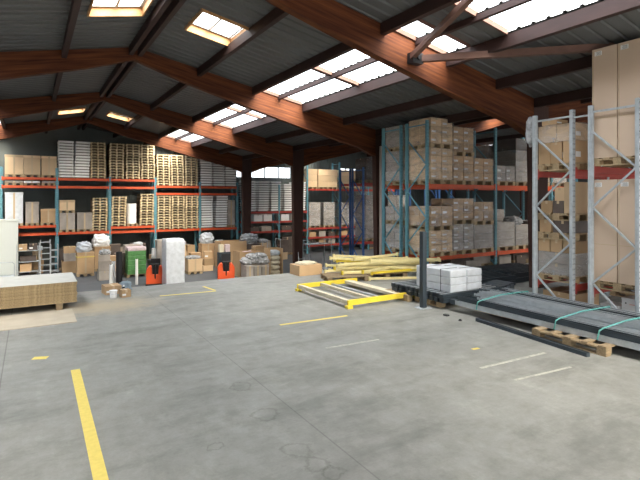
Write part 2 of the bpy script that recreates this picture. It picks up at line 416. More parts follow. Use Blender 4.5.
for y in FR:
    for xr in (XR, XR2):
        for sgn in (-1, 1): rafter(xr, sgn, y)
    for xp in (XR-8.7, XP, XR2+8.7):
        z0 = 0 if y < 13.1 else -1.6
        mb = MB(); mb.prism([(-.2, z0), (.2, z0), (.3, 3.9), (.3, 4.66), (-.3, 4.66), (-.3, 3.9)], -.11, .11, M['post_wood'])
        mb.obj('timber_post', kind='structure', label='brown laminated timber post carrying the roof rafters', loc=(xp, y, 0))
mb = MB(); mb.cyl((11.02, 13.93, -1.6), .06, 5.8, M['post_edge'])  # added rod stands in for the pale lit edge of the post
struct('post_edge_rod', mb, 'pale pink rod added for the lit edge of the timber post')
# wind braces
mb = MB(); mb.bar((6.75, 7.5, 5.22), (6.2, 5.2, 5.72), .11, .11, M['strut']); struct('roof_strut', mb, 'brown diagonal strut rising from the rafter bracket to the purlin')
mb = MB(); mb.bar((6.95, 7.5, 5.2), (9.45, 4.75, 5.13), .13, .13, M['strut']); struct('roof_strut', mb, 'long brown horizontal strut running right from the rafter bracket')
mb = MB(); mb.box(6.7, 6.98, 7.42, 7.6, 5.08, 5.3, M['black']); mb.cyl((6.85, 7.38, 5.19), .05, .1, M['black'], axis='y'); struct('roof_bracket', mb, 'black steel bracket on the rafter')

# ------------------------------------------------------------------ floor markings (flat paint)
def mark(pts, m, label, group=None):
    mb = MB(); a, b, w = pts
    mb.bar((a[0], a[1], .0015), (b[0], b[1], .0015), w, .003, M[m]); mb.obj('floor_marking', label=label, cat='floor marking', group=group)
mark(((.515,7.2),(.48,2.6),.11), 'floor_yellow', 'broad yellow stripe running toward the camera on the concrete floor')
mark(((.03,8.02),(.21,7.95),.12), 'floor_yellow', 'short yellow dash on the floor left of the broad stripe')
mark(((2.6,11.59),(3.93,11.49),.07), 'floor_yellow', 'thin yellow line near the slab edge at mid left')
mark(((3.85,12.25),(3.93,11.6),.07), 'floor_yellow', 'little angled yellow tick at the end of the line near slab edge')
mark(((3.87,7.82),(5.3,7.76),.07), 'floor_yellow', 'thin yellow line ending at the yellow floor frame corner')
mark(((3.88,6.25),(4.85,6.19),.05), 'floor_pale', 'faded pale line in the middle of the floor')
mark(((5.21,4.44),(6.55,4.38),.05), 'floor_pale', 'thin pale line at right in front of the steel bundle')
mark(((5.24,3.92),(6.3,3.83),.04), 'floor_pale', 'faint worn line nearest the steel bundle')
mark(((5.75,5.05),(5.88,5.04),.06), 'floor_yellow', 'tiny yellow dash in front of the dark bar')

# ------------------------------------------------------------------ shared meshes
def pallet_mesh(W, D, H=.144, m=M['wood']):
    mb = MB(); t = .022
    for i in range(5):
        w = .125 if i % 2 == 0 else .1; c = -D/2+.0625+(D-.125)*i/4
        mb.box(-W/2, W/2, c-w/2, c+w/2, H-t, H, m)
    for x in (-W/2, -.07, W/2-.14): mb.box(x, x+.14, -D/2, D/2, H-2*t, H-t, m)
    for x in (-W/2, -.07, W/2-.14):
        mb.box(x, x+.12, -D/2, D/2, 0, t, m)
        for y in (-D/2, -.07, D/2-.14): mb.box(x, x+.14, y, y+.14, t, H-2*t, m)
    return mb.mesh('pallet')
PH = .155
def stack_pallet(W=.76, D=1.2, H=.155):
    mb = MB(); m = M['wood_lit']; t = .026; dk = M['wood_shaded']  # brighter front and darker inside paint the shade of the pallet gaps
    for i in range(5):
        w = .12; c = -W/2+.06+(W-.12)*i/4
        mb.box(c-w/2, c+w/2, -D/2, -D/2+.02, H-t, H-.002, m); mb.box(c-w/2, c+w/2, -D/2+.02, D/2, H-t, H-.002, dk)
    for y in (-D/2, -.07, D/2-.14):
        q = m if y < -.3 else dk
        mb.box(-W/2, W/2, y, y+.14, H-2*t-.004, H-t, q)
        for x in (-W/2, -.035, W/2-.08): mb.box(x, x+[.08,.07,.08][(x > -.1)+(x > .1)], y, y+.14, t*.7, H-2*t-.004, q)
    for x in (-W/2, -.035, W/2-.08): mb.box(x, x+.08, -D/2+.02, D/2, 0, t*.7, M['wood_shaded'])
    return mb.mesh('pallet')
PAL = {}
def pallet_me(W, D, m='wood'):
    k = (round(W,2), round(D,2), m)
    if k not in PAL: PAL[k] = pallet_mesh(W, D, m=M[m])
    return PAL[k]
def plastic_me():
    mb = MB(); W, D = .74, 1.1; m = M['plastic_white']
    mb.box(-W/2, W/2, -D/2, D/2, .062, .148, m); mb.box(-W/2+.03, W/2-.03, -D/2+.03, D/2-.03, .148, .155, m); mb.box(-W/2+.02, W/2-.02, -D/2+.02, D/2-.02, .045, .062, m)
    mb.box(-W/2+.07, W/2-.07, -D/2+.08, D/2-.08, 0, .045, M['card_dark'])  # dark recessed core paints the shade in the gap between stacked pallets
    return mb.mesh('plastic_pallet')
PLASTIC = plastic_me()
CAR = {}
def carton_me(w, d, h, m):
    k = (round(w,3), round(d,3), round(h,3), m)
    if k in CAR: return CAR[k]
    mb = MB(); mb.box(-w/2, w/2, -d/2, d/2, 0, h, M[m])
    e = .0015; t = .025
    if w >= d: mb.box(-w/2-e, w/2+e, -t, t, h-.06, h+e, M['tape'])
    else: mb.box(-t, t, -d/2-e, d/2+e, h-.06, h+e, M['tape'])
    mb.box(-w/2+.05*w, w/2-.55*w, -d/2-e, -d/2, h*.25, h*.5, M['label']) if (round(w*1000) % 5 == 0 and w < .5) else None
    me = mb.mesh('carton'); CAR[k] = me; return me
def carton(x, y, z, w, d, h, m, label, group=None, rz=0, cat='carton', name='carton'):
    return link(name, carton_me(w, d, h, m), loc=(x, y, z), rz=rz, label=label, cat=cat, group=group)
COLN = {'card':'brown', 'card_pale':'pale brown', 'card_grey':'greyish', 'card_dark':'dark brown'}
def load(x, y, z, W, D, nx, ny, lay, m, phrase, pal=True, wrap=True, hl=.25, skip=True, wm='film'):
    """a pallet with layers of cartons; x,y = front left corner"""
    cx, cy = x+W/2, y+D/2
    if pal:
        link('pallet', pallet_me(W, D), loc=(cx, cy, z), label='wooden pallet under the %s' % phrase, cat='pallet', group='pallets under rack loads'); z += .144
    w = (W-.02)/nx; d = (D-.02)/ny; z0 = z
    for l in range(lay):
        for i in range(nx):
            for j in range(ny):
                if skip and l < lay-1 and j > 0 and i > 0: continue
                side = {1:['only'],2:['front','rear'],3:['front','centre','rear']}[ny][j]+(' '+['left','right'][i] if nx == 2 else '')
                jx, jy = random.uniform(-.004,.004), random.uniform(-.004,.004)
                carton(x+.01+w*(i+.5)+jx, y+.01+d*(j+.5)+jy, z+l*hl, w-.02, d-.02, hl-.008, m,
                       '%s carton, %s layer %s, in %s' % (COLN[m], ORD[l], side, phrase), 'cartons on rack pallets')
    if wrap:
        e = .012; zt = z0+lay*hl; mb = MB(); g = M[wm]
        mb.box(-W/2-e, W/2+e, -D/2-e, D/2+e, -.02, lay*hl+.006, g)
        mb.f.pop(-6); mb.mi.pop(-6)
        link('stretch_wrap', mb.mesh('stretch_wrap'), loc=(cx, cy, z0), label='clear stretch film around the %s' % phrase, cat='stretch film', group='stretch film on rack loads')
    return z0+lay*hl
def stack(x, y, z, n, me, phrase, kind, cat, group, name):
    lx = random.uniform(-.006,.006)
    for i in range(n):
        link(name, me, loc=(x+lx*(i-n/2)+random.uniform(-.014,.014), y+random.uniform(-.02,.02), z+i*PH), rz=random.uniform(-.012,.012),
             label='%s, %s from bottom in %s' % (kind, ORD[i], phrase), cat=cat, group=group)

# ------------------------------------------------------------------ pallet racks
def upright_me(h, mk, w=.095):
    mb = MB(); dp = .075; t = .012; m = M[mk]
    # open profile, web toward the aisle side (-y), grooves on both flanks
    mb.prism([(-w/2,-dp/2),(w/2,-dp/2),(w/2,dp*.1),(w/2-.02,dp*.2),(w/2-.02,dp/2),(-w/2+.02,dp/2),(-w/2+.02,dp*.2),(-w/2,dp*.1)], 0, h, m, axis='z')
    z = .12
    while z < h-.05:
        for x in (-.026, .026): mb.box(x-.006, x+.006, -dp/2-.001, -dp/2, z, z+.03, M['slot'])
        z += .1
    mb.box(-.07, .07, -.06, .06, 0, .008, m)
    return mb.mesh('upright')
def rack(name, label, X, Y0, Y1, zb, heights, levels, mu, mbm, group=None, bt=None, zig=None, half=.8, uw=.095):
    """X upright lines; heights per line; levels[bay] = list of beam tops"""
    r = empty(name, (X[0], Y0, zb), label, 'pallet rack', group)
    ux = {}
    for i, x in enumerate(X):
        h = heights[i] if isinstance(heights, (list, tuple)) else heights
        if h not in ux: ux[h] = upright_me(h-zb, mu, uw)
        for k, yy in enumerate((Y0+.04, Y1-.04)):
            o = link('upright', ux[h], r, (x-X[0], yy-Y0, 0))
            if k: o.rotation_euler.z = PI
        mb = MB(); zz = .0+.02; s = 0; H = h-zb; xx = 0
        m = M[mu]; pts = []
        z0 = H-.55 if zig is None else zig-zb
        k = 0; z = z0
        while z > -.0:
            z2 = z-half
            if z2 < .02: break
            ya, yb = (Y1-.06, Y0+.06) if k % 2 == 0 else (Y0+.06, Y1-.06)
            mb = MB(); mb.bar((0, ya-Y0, z), (0, yb-Y0, z2), .03, .035, m, up=(1,0,0)); z = z2; k += 1
            link('frame_brace', mb.mesh('frame_brace'), r, (x-X[0], 0, 0))
        for zh in (H-.12, .25):
            mb = MB(); mb.bar((0, .06, zh), (0, Y1-Y0-.06, zh), .03, .035, m); link('frame_brace', mb.mesh('frame_brace'), r, (x-X[0], 0, 0))
    for b in range(len(X)-1):
        for zt in levels[b]:
            for yy in (Y0, Y1-.05):
                mb = MB(); L = X[b+1]-X[b]-.1
                mb.box(0, L, 0, .045, -.12, 0, M[mbm])
                for xx in (-.004, L-.04): mb.box(xx, xx+.044, -.012, .004, -.17, .04, M[mbm])
                link('beam', mb.mesh('beam'), r, (X[b]+.05-X[0], yy-Y0, zt-zb))
    return r

# teal/orange double rack in the middle right
BX = [10.1, 13.15, 16.2, 19.25, 22.3]
rack('pallet_rack', 'teal and orange pallet rack facing the aisle, loaded with wrapped cartons', BX, 10.55, 11.5, 0, 4.62, [[.54, 2.72]]*4, 'teal', 'orange', zig=4.1)
rack('pallet_rack', 'teal and orange pallet rack standing back to back behind the aisle rack', BX, 11.72, 12.67, 0, 4.62, [[.54, 2.72]]*4, 'teal', 'orange', zig=4.1)
# front row loads
P = .96
def bx(i): return 10.18+P*i+(.14 if i > 2 else 0)+(.1 if i > 5 else 0)
z = load(bx(0), 10.5, 2.72, .93, 1.0, 2, 2, 4, 'card_pale', 'top shelf load at teal end frame, lower', hl=.235)
load(bx(0), 10.5, z, .93, 1.0, 2, 2, 3, 'card_pale', 'top shelf load at teal end frame, upper', hl=.255)
z = load(bx(1), 10.52, 2.72, .93, 1.0, 2, 2, 3, 'card', 'second top shelf load from end, lower', hl=.25)
load(bx(1), 10.52, z, .93, 1.0, 2, 2, 3, 'card', 'second top shelf load from end, upper', hl=.25)
load(bx(2), 10.55, 2.72, .93, 1.0, 2, 2, 3, 'card', 'third top shelf load from end', hl=.24)
load(bx(3), 10.55, 2.72, .93, 1.0, 2, 2, 2, 'card_grey', 'top shelf load right of middle upright', hl=.26)
z = load(bx(4), 10.55, 2.72, .93, 1.0, 1, 1, 3, 'card_grey', 'tall dark wrapped top shelf load', hl=.36)
load(bx(4), 10.55, z, .93, 1.0, 1, 1, 1, 'card_dark', 'cap of the tall dark wrapped load', pal=False, hl=.4)
load(bx(5), 10.55, 2.72, .93, 1.0, 2, 2, 3, 'card', 'top shelf load nearest the grey frame', hl=.26)
load(bx(6), 10.55, 2.72, .93, 1.0, 1, 1, 3, 'card_grey', 'top shelf load behind the grey frame', hl=.36)
z = load(bx(0), 10.5, .54, .93, 1.0, 2, 2, 3, 'card_pale', 'bottom shelf load at teal end frame, lower', hl=.215)
load(bx(0), 10.5, z, .93, 1.0, 2, 2, 2, 'card', 'bottom shelf load at teal end frame, upper', hl=.29)
z = load(bx(1), 10.52, .54, .93, 1.0, 2, 2, 4, 'card_grey', 'second bottom shelf load from end, lower', hl=.2)
load(bx(1), 10.52, z, .93, 1.0, 2, 2, 3, 'card', 'second bottom shelf load from end, upper', hl=.22)
z = load(bx(2), 10.55, .54, .93, 1.0, 1, 2, 3, 'card_grey', 'third bottom shelf load from end, lower', hl=.25)
load(bx(2), 10.55, z, .93, 1.0, 2, 2, 2, 'card', 'third bottom shelf load from end, upper', hl=.3)
load(bx(3), 10.55, .54, .93, 1.0, 1, 2, 3, 'card_grey', 'bottom shelf load right of middle upright', hl=.27)
load(bx(4), 10.55, .54, .93, 1.0, 1, 2, 3, 'card_grey', 'bottom shelf load left of grey frame', hl=.23)
load(bx(5), 10.55, .54, .93, 1.0, 1, 1, 2, 'card_dark', 'bottom shelf load behind grey frame', hl=.4)
# rear row
z = load(bx(0), 11.72, 2.72, .93, .95, 1, 1, 3, 'card_grey', 'rear rack top shelf load, lower', hl=.32)
load(bx(0), 11.72, z, .93, .95, 1, 1, 2, 'card_grey', 'rear rack top shelf load, upper', hl=.34)
z = load(bx(0), 11.72, .54, .93, .95, 1, 2, 3, 'card_grey', 'rear rack bottom shelf load, lower', hl=.25)
load(bx(0), 11.72, z, .93, .95, 1, 2, 2, 'card_grey', 'rear rack bottom shelf load, upper', hl=.22)
for i in (1, 2, 4):
    load(bx(i), 11.72, 2.72, .93, .95, 1, 1, 4, 'card_grey', 'rear rack top load, %s from end' % ['','second','third','','fifth'][i], hl=.34)
    load(bx(i), 11.72, .54, .93, .95, 1, 1, 4, 'card_grey', 'rear rack bottom load, %s from end' % ['','second','third','','fifth'][i], hl=.3)
blob('plastic_bag', (bx(4)+.3, 10.9, 1.37), (.3,.25,.17), M['silver_bag'], 3, label='white plastic bag lying on top of a bottom shelf load', cat='bag')
# things on the floor under the lowest beams
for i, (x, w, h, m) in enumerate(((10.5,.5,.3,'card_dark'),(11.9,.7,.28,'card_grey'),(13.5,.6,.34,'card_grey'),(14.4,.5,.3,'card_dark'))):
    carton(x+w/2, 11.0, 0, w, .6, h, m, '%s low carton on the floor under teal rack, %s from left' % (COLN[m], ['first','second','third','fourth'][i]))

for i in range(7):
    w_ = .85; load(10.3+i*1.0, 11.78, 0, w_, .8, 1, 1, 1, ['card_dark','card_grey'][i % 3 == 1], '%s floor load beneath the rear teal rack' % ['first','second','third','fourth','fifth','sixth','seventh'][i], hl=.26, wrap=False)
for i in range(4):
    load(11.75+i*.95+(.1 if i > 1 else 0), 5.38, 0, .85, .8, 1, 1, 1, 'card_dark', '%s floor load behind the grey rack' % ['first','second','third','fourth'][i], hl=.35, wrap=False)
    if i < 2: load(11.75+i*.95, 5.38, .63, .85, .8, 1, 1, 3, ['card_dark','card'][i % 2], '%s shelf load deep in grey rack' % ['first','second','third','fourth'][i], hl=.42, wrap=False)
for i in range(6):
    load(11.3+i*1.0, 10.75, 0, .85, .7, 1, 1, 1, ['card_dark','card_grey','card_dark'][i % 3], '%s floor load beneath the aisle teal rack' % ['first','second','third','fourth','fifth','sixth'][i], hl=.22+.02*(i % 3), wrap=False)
# galvanised double rack at right
SX = [8.9, 11.6, 14.3]
rack('pallet_rack', 'galvanised grey pallet rack with red beams, further of the two', SX, 5.35, 6.21, 0, 3.99, [[.63, 2.85]]*2, 'galv', 'red_beam', zig=3.53, half=.7)
rack('pallet_rack', 'galvanised grey pallet rack with red beams, nearer of the two at right edge', SX, 4.18, 5.06, 0, 4.01, [[.63, 2.89]]*2, 'galv', 'red_beam', zig=3.53, half=.7)
mb = MB(); mb.bar((8.9, 5.05, 3.84), (8.9, 5.37, 3.84), .03, .03, M['galv']); mb.obj('row_spacer', label='small grey spacer bar joining the two galvanised frames', cat='spacer bar')
z = load(9.0, 5.38, 2.85, .9, .82, 2, 3, 1, 'card', 'load on the further grey rack top, lower', hl=.44, wrap=False)
load(9.0, 5.38, z, .9, .82, 2, 2, 1, 'card_pale', 'load on the further grey rack top, upper', pal=False, hl=.34)
carton(9.22, 5.95, z+.345, .38, .32, .11, 'card', 'flat brown carton on top of the further grey rack load')
blob('plastic_bag', (8.92, 6.3, 3.35), (.07,.08,.28), M['silver_bag'], 5, flat=False, label='white plastic wrap hanging beside the grey frame top', cat='bag')
z = load(9.0, 5.38, .63, .9, .82, 1, 1, 2, 'card_grey', 'white wrapped load on further grey rack', hl=.22)
z = load(9.0, 5.38, z, .9, .82, 1, 3, 1, 'card', 'flat carton row above the wrapped load', pal=False, wrap=False, hl=.25)
link('pallet', pallet_me(.9, .82), loc=(9.45, 5.79, z), label='middle wooden pallet in the further grey rack', cat='pallet'); z += .144
for k, (yy, m, w) in enumerate(((6.03,'card',.26),(5.66,'card_dark',.4))):
    carton(9.3, yy, z, .55, w, .24, m, '%s carton on middle pallet of further grey rack, %s' % (COLN[m], ['left one','right one'][k]))
link('pallet', pallet_me(.9, .82), loc=(9.45, 5.79, z+.242), label='upper loose wooden pallet in the further grey rack', cat='pallet')
z += .242+.144
for k, (yy, d, h, m) in enumerate(((6.02,.24,.25,'card'),(5.77,.22,.25,'card_dark'),(5.53,.22,.62,'card_pale'))):
    carton(9.32, yy, z, .55, d, h, m, '%s carton, %s, on upper pallet of further grey rack' % (COLN[m], ['left','middle','right and tallest'][k]))
carton(9.32, 5.77, z+.25, .45, .2, .27, 'card_pale', 'pale carton stacked on a dark carton in further grey rack')
carton(9.45, 5.75, 0, .8, .7, .42, 'card', 'wide low brown carton on the floor under further grey rack')
def tall(x, y, z, w, d, h, label):
    e = empty('tall_carton', (x, y, z), label, 'carton', 'tall cartons on the nearer grey rack')
    mb = MB(); mb.box(-w/2, w/2, -d/2, d/2, 0, h, M['card_big']); mb.obj('box_body', e, bevel=.006)
    t = MB(); t.box(-w/2-.002, -w/2, -d/2+.02, d/2-.02, h*.36, h*.365, M['tape']); t.box(-w/2-.002, -w/2, d/2-.03, d/2-.018, 0, h, M['tape'])
    t.obj('tape', e, label='narrow parcel tape')
    l = MB(); l.box(-w/2-.003, -w/2, d/2-.18, d/2-.05, h-.13, h-.05, M['label'])
    for i in range(5): l.box(-w/2-.004, -w/2-.003, d/2-.165, d/2-.07-.02*(i % 2), h-.065-.014*i, h-.061-.014*i, M['ink'])
    l.obj('shipping_label', e, label='white printed shipping label')
for lev, zz, hh in ((0, .63, 1.86), (1, 2.89, 2.03)):
    link('pallet', pallet_me(.9, .9), loc=(9.42, 4.60, zz), label='wooden pallet under the %s tall cartons of the nearer grey rack' % ['lower','upper'][lev], cat='pallet')
    for k, yy in enumerate((4.84, 4.38)):
        tall(9.24, yy, zz+.144, .48, .445, hh, 'tall plain brown carton, %s of the %s pair on nearer grey rack' % (['left','right'][k], ['lower','upper'][lev]))
def wbox(x, y, z, label):
    e = empty('paper_box', (x, y, z), label, 'box', 'white boxes under the nearer grey rack')
    mb = MB(); mb.box(-.17,.17,-.17,.17,0,.135,M['label']); mb.obj('box_body', e)
    mb = MB(); mb.box(-.175,.175,-.175,.175,.135,.17,M['label']); mb.obj('lid', e)
    mb = MB(); mb.cyl((-.177,.1,.08), .014, .002, M['ink'], axis='x', n=10); mb.box(-.173,-.17,-.06,.04,.06,.068,M['truck']); mb.obj('print', e, label='black dot and red printed line')
for r_, rn in enumerate(('bottom','second','top')):
    for q, yy in enumerate((4.8, 4.43)):
        if r_ == 2 and q == 0: continue
        wbox(9.3, yy, r_*.17, 'white lidded box, %s layer %s, under the nearer grey rack' % (rn, ['left','right'][q]))
# back-wall rack of the next unit
rack('pallet_rack', 'blue pallet rack with bare end frames beyond the timber post', [13.0, 15.8, 18.6], 18.75, 19.65, -1.6, 3.7, [[.3, 3.0]]*2, 'blue', 'red_beam')
rack('pallet_rack', 'blue pallet rack with bare end frames, nearer one of the pair', [13.0, 15.8, 18.6], 17.7, 18.6, -1.6, 3.7, [[.3, 3.0]]*2, 'blue', 'red_beam')

# ------------------------------------------------------------------ back racks
BKX = [-3.9, -1.3, 1.22, 3.83, 6.3, 8.97, 11.4]
Lv = [[.45,2.95,3.38], [.45,.85,2.95,3.38], [.45,2.95,3.38], [.68,.42,2.95,3.38], [.42,2.6,3.03], [.42,2.6,3.03]]
rack('pallet_rack', 'long teal and orange pallet rack across the back of the hall, full of pallet stacks', BKX, 29.2, 30.2, -1.6, [3.9,3.9,3.9,3.5,3.5,3.3,3.3], Lv, 'teal', 'orange', uw=.15)
RX = [11.75, 14.4, 16.6, 19.3, 21.9, 24.5]
rack('pallet_rack', 'teal rack with red beams across the back of the side hall', RX, 29.2, 30.2, -1.6, [3.2,3.2,4.9,4.9,4.9,4.9], [[.1,.75,1.4],[.1,.75,1.4],[-1.0,-.45,.2,2.95],[-1.0,-.45,.2,2.95],[.2,2.95]], 'teal', 'red_beam', uw=.13)
YS = 29.85
me = stack_pallet()
gP = 'wooden pallets stacked on the back rack'; gW = 'white plastic pallets stacked on the back racks'
for x, n, ph in ((3.23,13,'first wooden stack from left, top beam'),(4.2,13,'second wooden stack from left, top beam'),(5.07,13,'third wooden stack from left, top beam'),(5.9,13,'fourth wooden stack from left, top beam')):
    stack(x, YS, 3.38, n, me, ph, 'wooden pallet', 'pallet', gP, 'pallet')
for x, n, ph in ((6.78,12,'fifth wooden stack from left, top beam'),(7.6,12,'sixth wooden stack from left, top beam'),(8.45,12,'rightmost wooden stack, top beam')):
    stack(x, YS, 3.03, n, me, ph, 'wooden pallet', 'pallet', gP, 'pallet')
for x, z, n, ph in ((3.33,.45,12,'first wooden stack, middle shelf'),(4.32,.68,11,'wooden stack left of white roll, middle shelf'),(5.85,.68,12,'wooden stack right of white roll, middle shelf'),
                    (6.82,.42,13,'fourth wooden stack, middle shelf'),(7.65,.42,13,'fifth wooden stack, middle shelf'),(8.48,.42,13,'last wooden stack, middle shelf')):
    stack(x, YS, z, n, me, ph, 'wooden pallet', 'pallet', gP, 'pallet')
for x, z, n, ph in ((1.66,3.38,13,'leftmost white stack on top beam'),(2.45,3.38,13,'second white stack on top beam'),
                    (9.4,3.03,11,'left white stack, right end of top beam'),(10.2,3.03,11,'middle white stack, right end of top beam'),(11.0,3.03,11,'right white stack, right end of top beam'),
                    (9.45,.42,13,'left white stack on middle shelf'),(10.4,.42,13,'right white stack on middle shelf'),
                    (12.35,1.4,13,'side hall first white stack'),(13.3,1.4,13,'side hall second white stack'),(14.2,1.4,13,'side hall third white stack'),(15.15,1.4,12,'side hall fourth white stack'),(16.1,1.4,13,'side hall fifth white stack')):
    stack(x, YS if x < 11.3 else 29.8, z, n, PLASTIC, ph, 'white plastic pallet', 'pallet', gW, 'plastic_pallet')
def gaylord(x, y, z, w, d, h, m, label, pal=True, film=False):
    """bulk carton on its own pallet"""
    if pal: link('pallet', pallet_me(w, d), loc=(x, y, z), label='wooden pallet under the '+label, cat='pallet'); z += .144
    e = empty('bulk_carton', (x, y, z), label, 'carton')
    mb = MB(); mb.box(-w/2+.01, w/2-.01, -d/2+.01, d/2-.01, 0, h-.08, M[m]); mb.obj('box_body', e, bevel=.01)
    mb = MB(); mb.box(-w/2, w/2, -d/2, d/2, h-.12, h, M[m]); mb.obj('lid', e, bevel=.008)
    mb = MB(); mb.box(-.04, .04, -d/2-.004, -d/2+.012, .02, h-.02, M['tape']); mb.obj('tape', e, label='strip of parcel tape')
    return z+h
for i, (x, w) in enumerate(((-.72,.85),(.07,.8),(.85,.75))):
    gaylord(x, 29.75, 3.38, w-.03, 1.0, 1.0+.0*i, 'card_pale', '%s bulk carton on the top left shelf' % ['left','middle','right'][i])
    gaylord(x, 29.75, 2.95, w-.06, .95, .1, ['card_grey','label','card_grey'][i], '%s flat box on lower of twin beams' % ['left','middle','right'][i])
gaylord(-2.0, 29.75, 3.38, .8, 1.0, .95, 'card_pale', 'bulk carton at far left edge of top shelf')
gaylord(-.72, 29.75, .85, .8, 1.0, 1.6, 'white_wrap', 'tall white wrapped box on left middle shelf', pal=True)
gaylord(.08, 29.75, .85, .62, 1.0, 1.1, 'card_grey', 'narrow greyish box on left middle shelf')
gaylord(.82, 29.75, .85, .72, 1.0, .72, 'card', 'low brown box on left middle shelf')
for i, (x, hh) in enumerate(((1.7,.9),(2.55,.9))):
    z = gaylord(x, 29.75, .45, .76, 1.0, hh, 'card_grey', '%s brown wrapped box on second middle shelf' % ['left','right'][i])
gaylord(1.7, 29.75, z, .76, 1.0, .55, 'card_pale', 'pale box stacked on left wrapped box of second shelf')
mb = MB(); mb.cyl((0,0,0), .27, 1.15, M['plastic_white'], n=24)
for k in range(4): mb.cyl((0,0,.2+k*.25), .277, .03, M['plastic_white'], n=24)
mb.obj('plastic_roll', loc=(5.03, 29.6, .824), label='white upright wrapped roll between wooden pallet stacks', cat='roll')
link('pallet', pallet_me(.62, 1.0), loc=(5.05, 29.75, .68), label='wooden pallet under the white upright roll', cat='pallet')
gaylord(11.05, 29.8, .42, .5, .9, 1.6, 'card_grey', 'grey wrapped box at right end of middle shelf')
# side hall back rack contents
for i, x in enumerate((17.0, 17.9, 18.7, 19.8, 20.7)):
    load(x-.4, 29.25, 2.95, .85, .9, 1, 1, 3, 'card_pale', '%s pale load on side hall top shelf' % ['first','second','third','fourth','fifth'][i], hl=.42, wrap=False)
for i, x in enumerate((17.2, 18.4, 19.9, 21.0, 22.5, 23.5)):
    load(x-.45, 29.25, .2, .95, .9, 1, 1, 3, 'card_grey', '%s grey wrapped load on side hall lower shelf' % ORD[i].replace('lowest','first'), hl=.55)
for i, x in enumerate((12.9, 13.6, 14.9, 15.7)):
    carton(x, 29.7, .75, .6, .8, .45, 'label', 'white box under side hall white stacks, %s from left' % ['first','second','third','fourth'][i])
for i, x in enumerate((12.6, 13.5, 15.0, 15.8)):
    carton(x, 29.7, .1, .7, .8, .3, ['card_dark','card_grey'][i % 2], 'flat %s box on lowest side hall shelf, %s from left' % (['dark','grey'][i % 2], ['first','second','third','fourth'][i]))
for i, x in enumerate((17.1, 17.9, 18.7, 19.8, 20.6, 21.4)):
    for k, zz in enumerate((-1.0, -.45)):
        if i == 5: continue
        carton(x, 29.7, zz, .55, .7, .3+.04*((i+k) % 3), ['card_dark','card','card_grey'][(i+k) % 3], 'small goods box number %s on %s low side shelf' % (['one','two','three','four','five'][i], ['lowest','second'][k]))
# blue racks: big dark and grey loads
for i, x in enumerate((13.15, 14.15, 15.0)):
    z = load(x, 17.75, .3, .85, .85, 1, 1, 4, 'card_grey', '%s lower load in blue rack' % ['left','middle','right'][i], hl=.5)
    load(x, 17.75, 3.0, .85, .85, 1, 1, 2, ['card_dark','card_dark','card_grey'][i], '%s top load in blue rack' % ['left','middle','right'][i], hl=.5)
blob('plastic_bag', (14.4, 17.5, -1.6), (.8,.5,1.0), M['silver_bag'], 9, label='large heap of clear plastic beside the blue rack', cat='bag')

# goods on the floor under the back racks
gn = 0
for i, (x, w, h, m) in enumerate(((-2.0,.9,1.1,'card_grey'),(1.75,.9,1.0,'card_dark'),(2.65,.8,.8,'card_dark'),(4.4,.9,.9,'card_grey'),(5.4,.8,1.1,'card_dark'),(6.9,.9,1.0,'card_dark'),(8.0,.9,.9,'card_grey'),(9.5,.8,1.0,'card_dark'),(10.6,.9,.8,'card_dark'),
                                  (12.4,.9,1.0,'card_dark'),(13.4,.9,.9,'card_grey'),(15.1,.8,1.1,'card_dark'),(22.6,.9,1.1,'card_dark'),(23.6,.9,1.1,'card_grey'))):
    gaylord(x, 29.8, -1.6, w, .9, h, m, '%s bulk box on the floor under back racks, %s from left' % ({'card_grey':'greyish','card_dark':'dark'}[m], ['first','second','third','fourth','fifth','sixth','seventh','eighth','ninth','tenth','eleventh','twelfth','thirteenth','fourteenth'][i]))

# ------------------------------------------------------------------ things standing on the lower floor
Z = -1.6
# off white ribbed cabinet
e = empty('steel_cabinet', (-1.3, 28.3, Z), 'tall off-white ribbed cabinet at the left edge in front of the rack', 'cabinet')
mb = MB(); mb.box(-.8, .78, -.3, .3, 0, 2.75, M['cabinet']); mb.obj('body', e, bevel=.01)
mb = MB()
for i in range(14): mb.box(-.74+.108*i, -.70+.108*i, -.315, -.3, .1, 2.68, M['cabinet'])
mb.obj('door', e); mb = MB(); mb.box(-.82,.8,-.33,.32,2.75,2.85,M['cabinet']); mb.obj('top_panel', e)
# trolleys
def trolley(x, y, w, d, h, shelves, label, boxes=()):
    e = empty('trolley', (x, y, Z), label, 'trolley')
    mb = MB()
    for sx in (-1, 1):
        for sy in (-1, 1): mb.tube([(sx*w/2, sy*d/2, .12), (sx*w/2, sy*d/2, h)], .02, M['galv'])
        mb.tube([(sx*w/2, -d/2, h), (sx*w/2, d/2, h)], .02, M['galv'])
    mb.obj('frame', e)
    for s in shelves: mb = MB(); mb.box(-w/2, w/2, -d/2, d/2, s, s+.03, M['galv']); mb.obj('shelf', e)
    for sx in (-1, 1):
        for sy in (-1, 1):
            mb = MB(); mb.cyl((sx*(w/2-.06)-.02, sy*(d/2-.06), .06), .06, .04, M['black'], axis='x'); mb.box(sx*(w/2-.06)-.03, sx*(w/2-.06)+.03, sy*(d/2-.06)-.03, sy*(d/2-.06)+.03, .1, .14, M['galv']); mb.obj('caster', e)
    return e
trolley(-.1, 28.3, .95, .6, 1.6, (.2, .7, 1.25), 'grey steel shelf trolley right of the white cabinet')
carton(-.2, 28.3, Z+.23, .5, .4, .38, 'card', 'brown carton on the lowest shelf of steel trolley')
carton(-.1, 28.3, Z+.73, .7, .4, .25, 'card_dark', 'dark carton on the middle shelf of steel trolley')
for i, (x, m) in enumerate(((-.32,'card'),(.12,'card_dark'))): carton(x, 28.3, Z+1.28, .36, .4, .3, m, '%s carton on the top shelf of steel trolley' % COLN[m])
e = empty('step_ladder', (.65, 28.2, Z), 'grey wheeled step ladder beside the steel trolley', 'ladder')
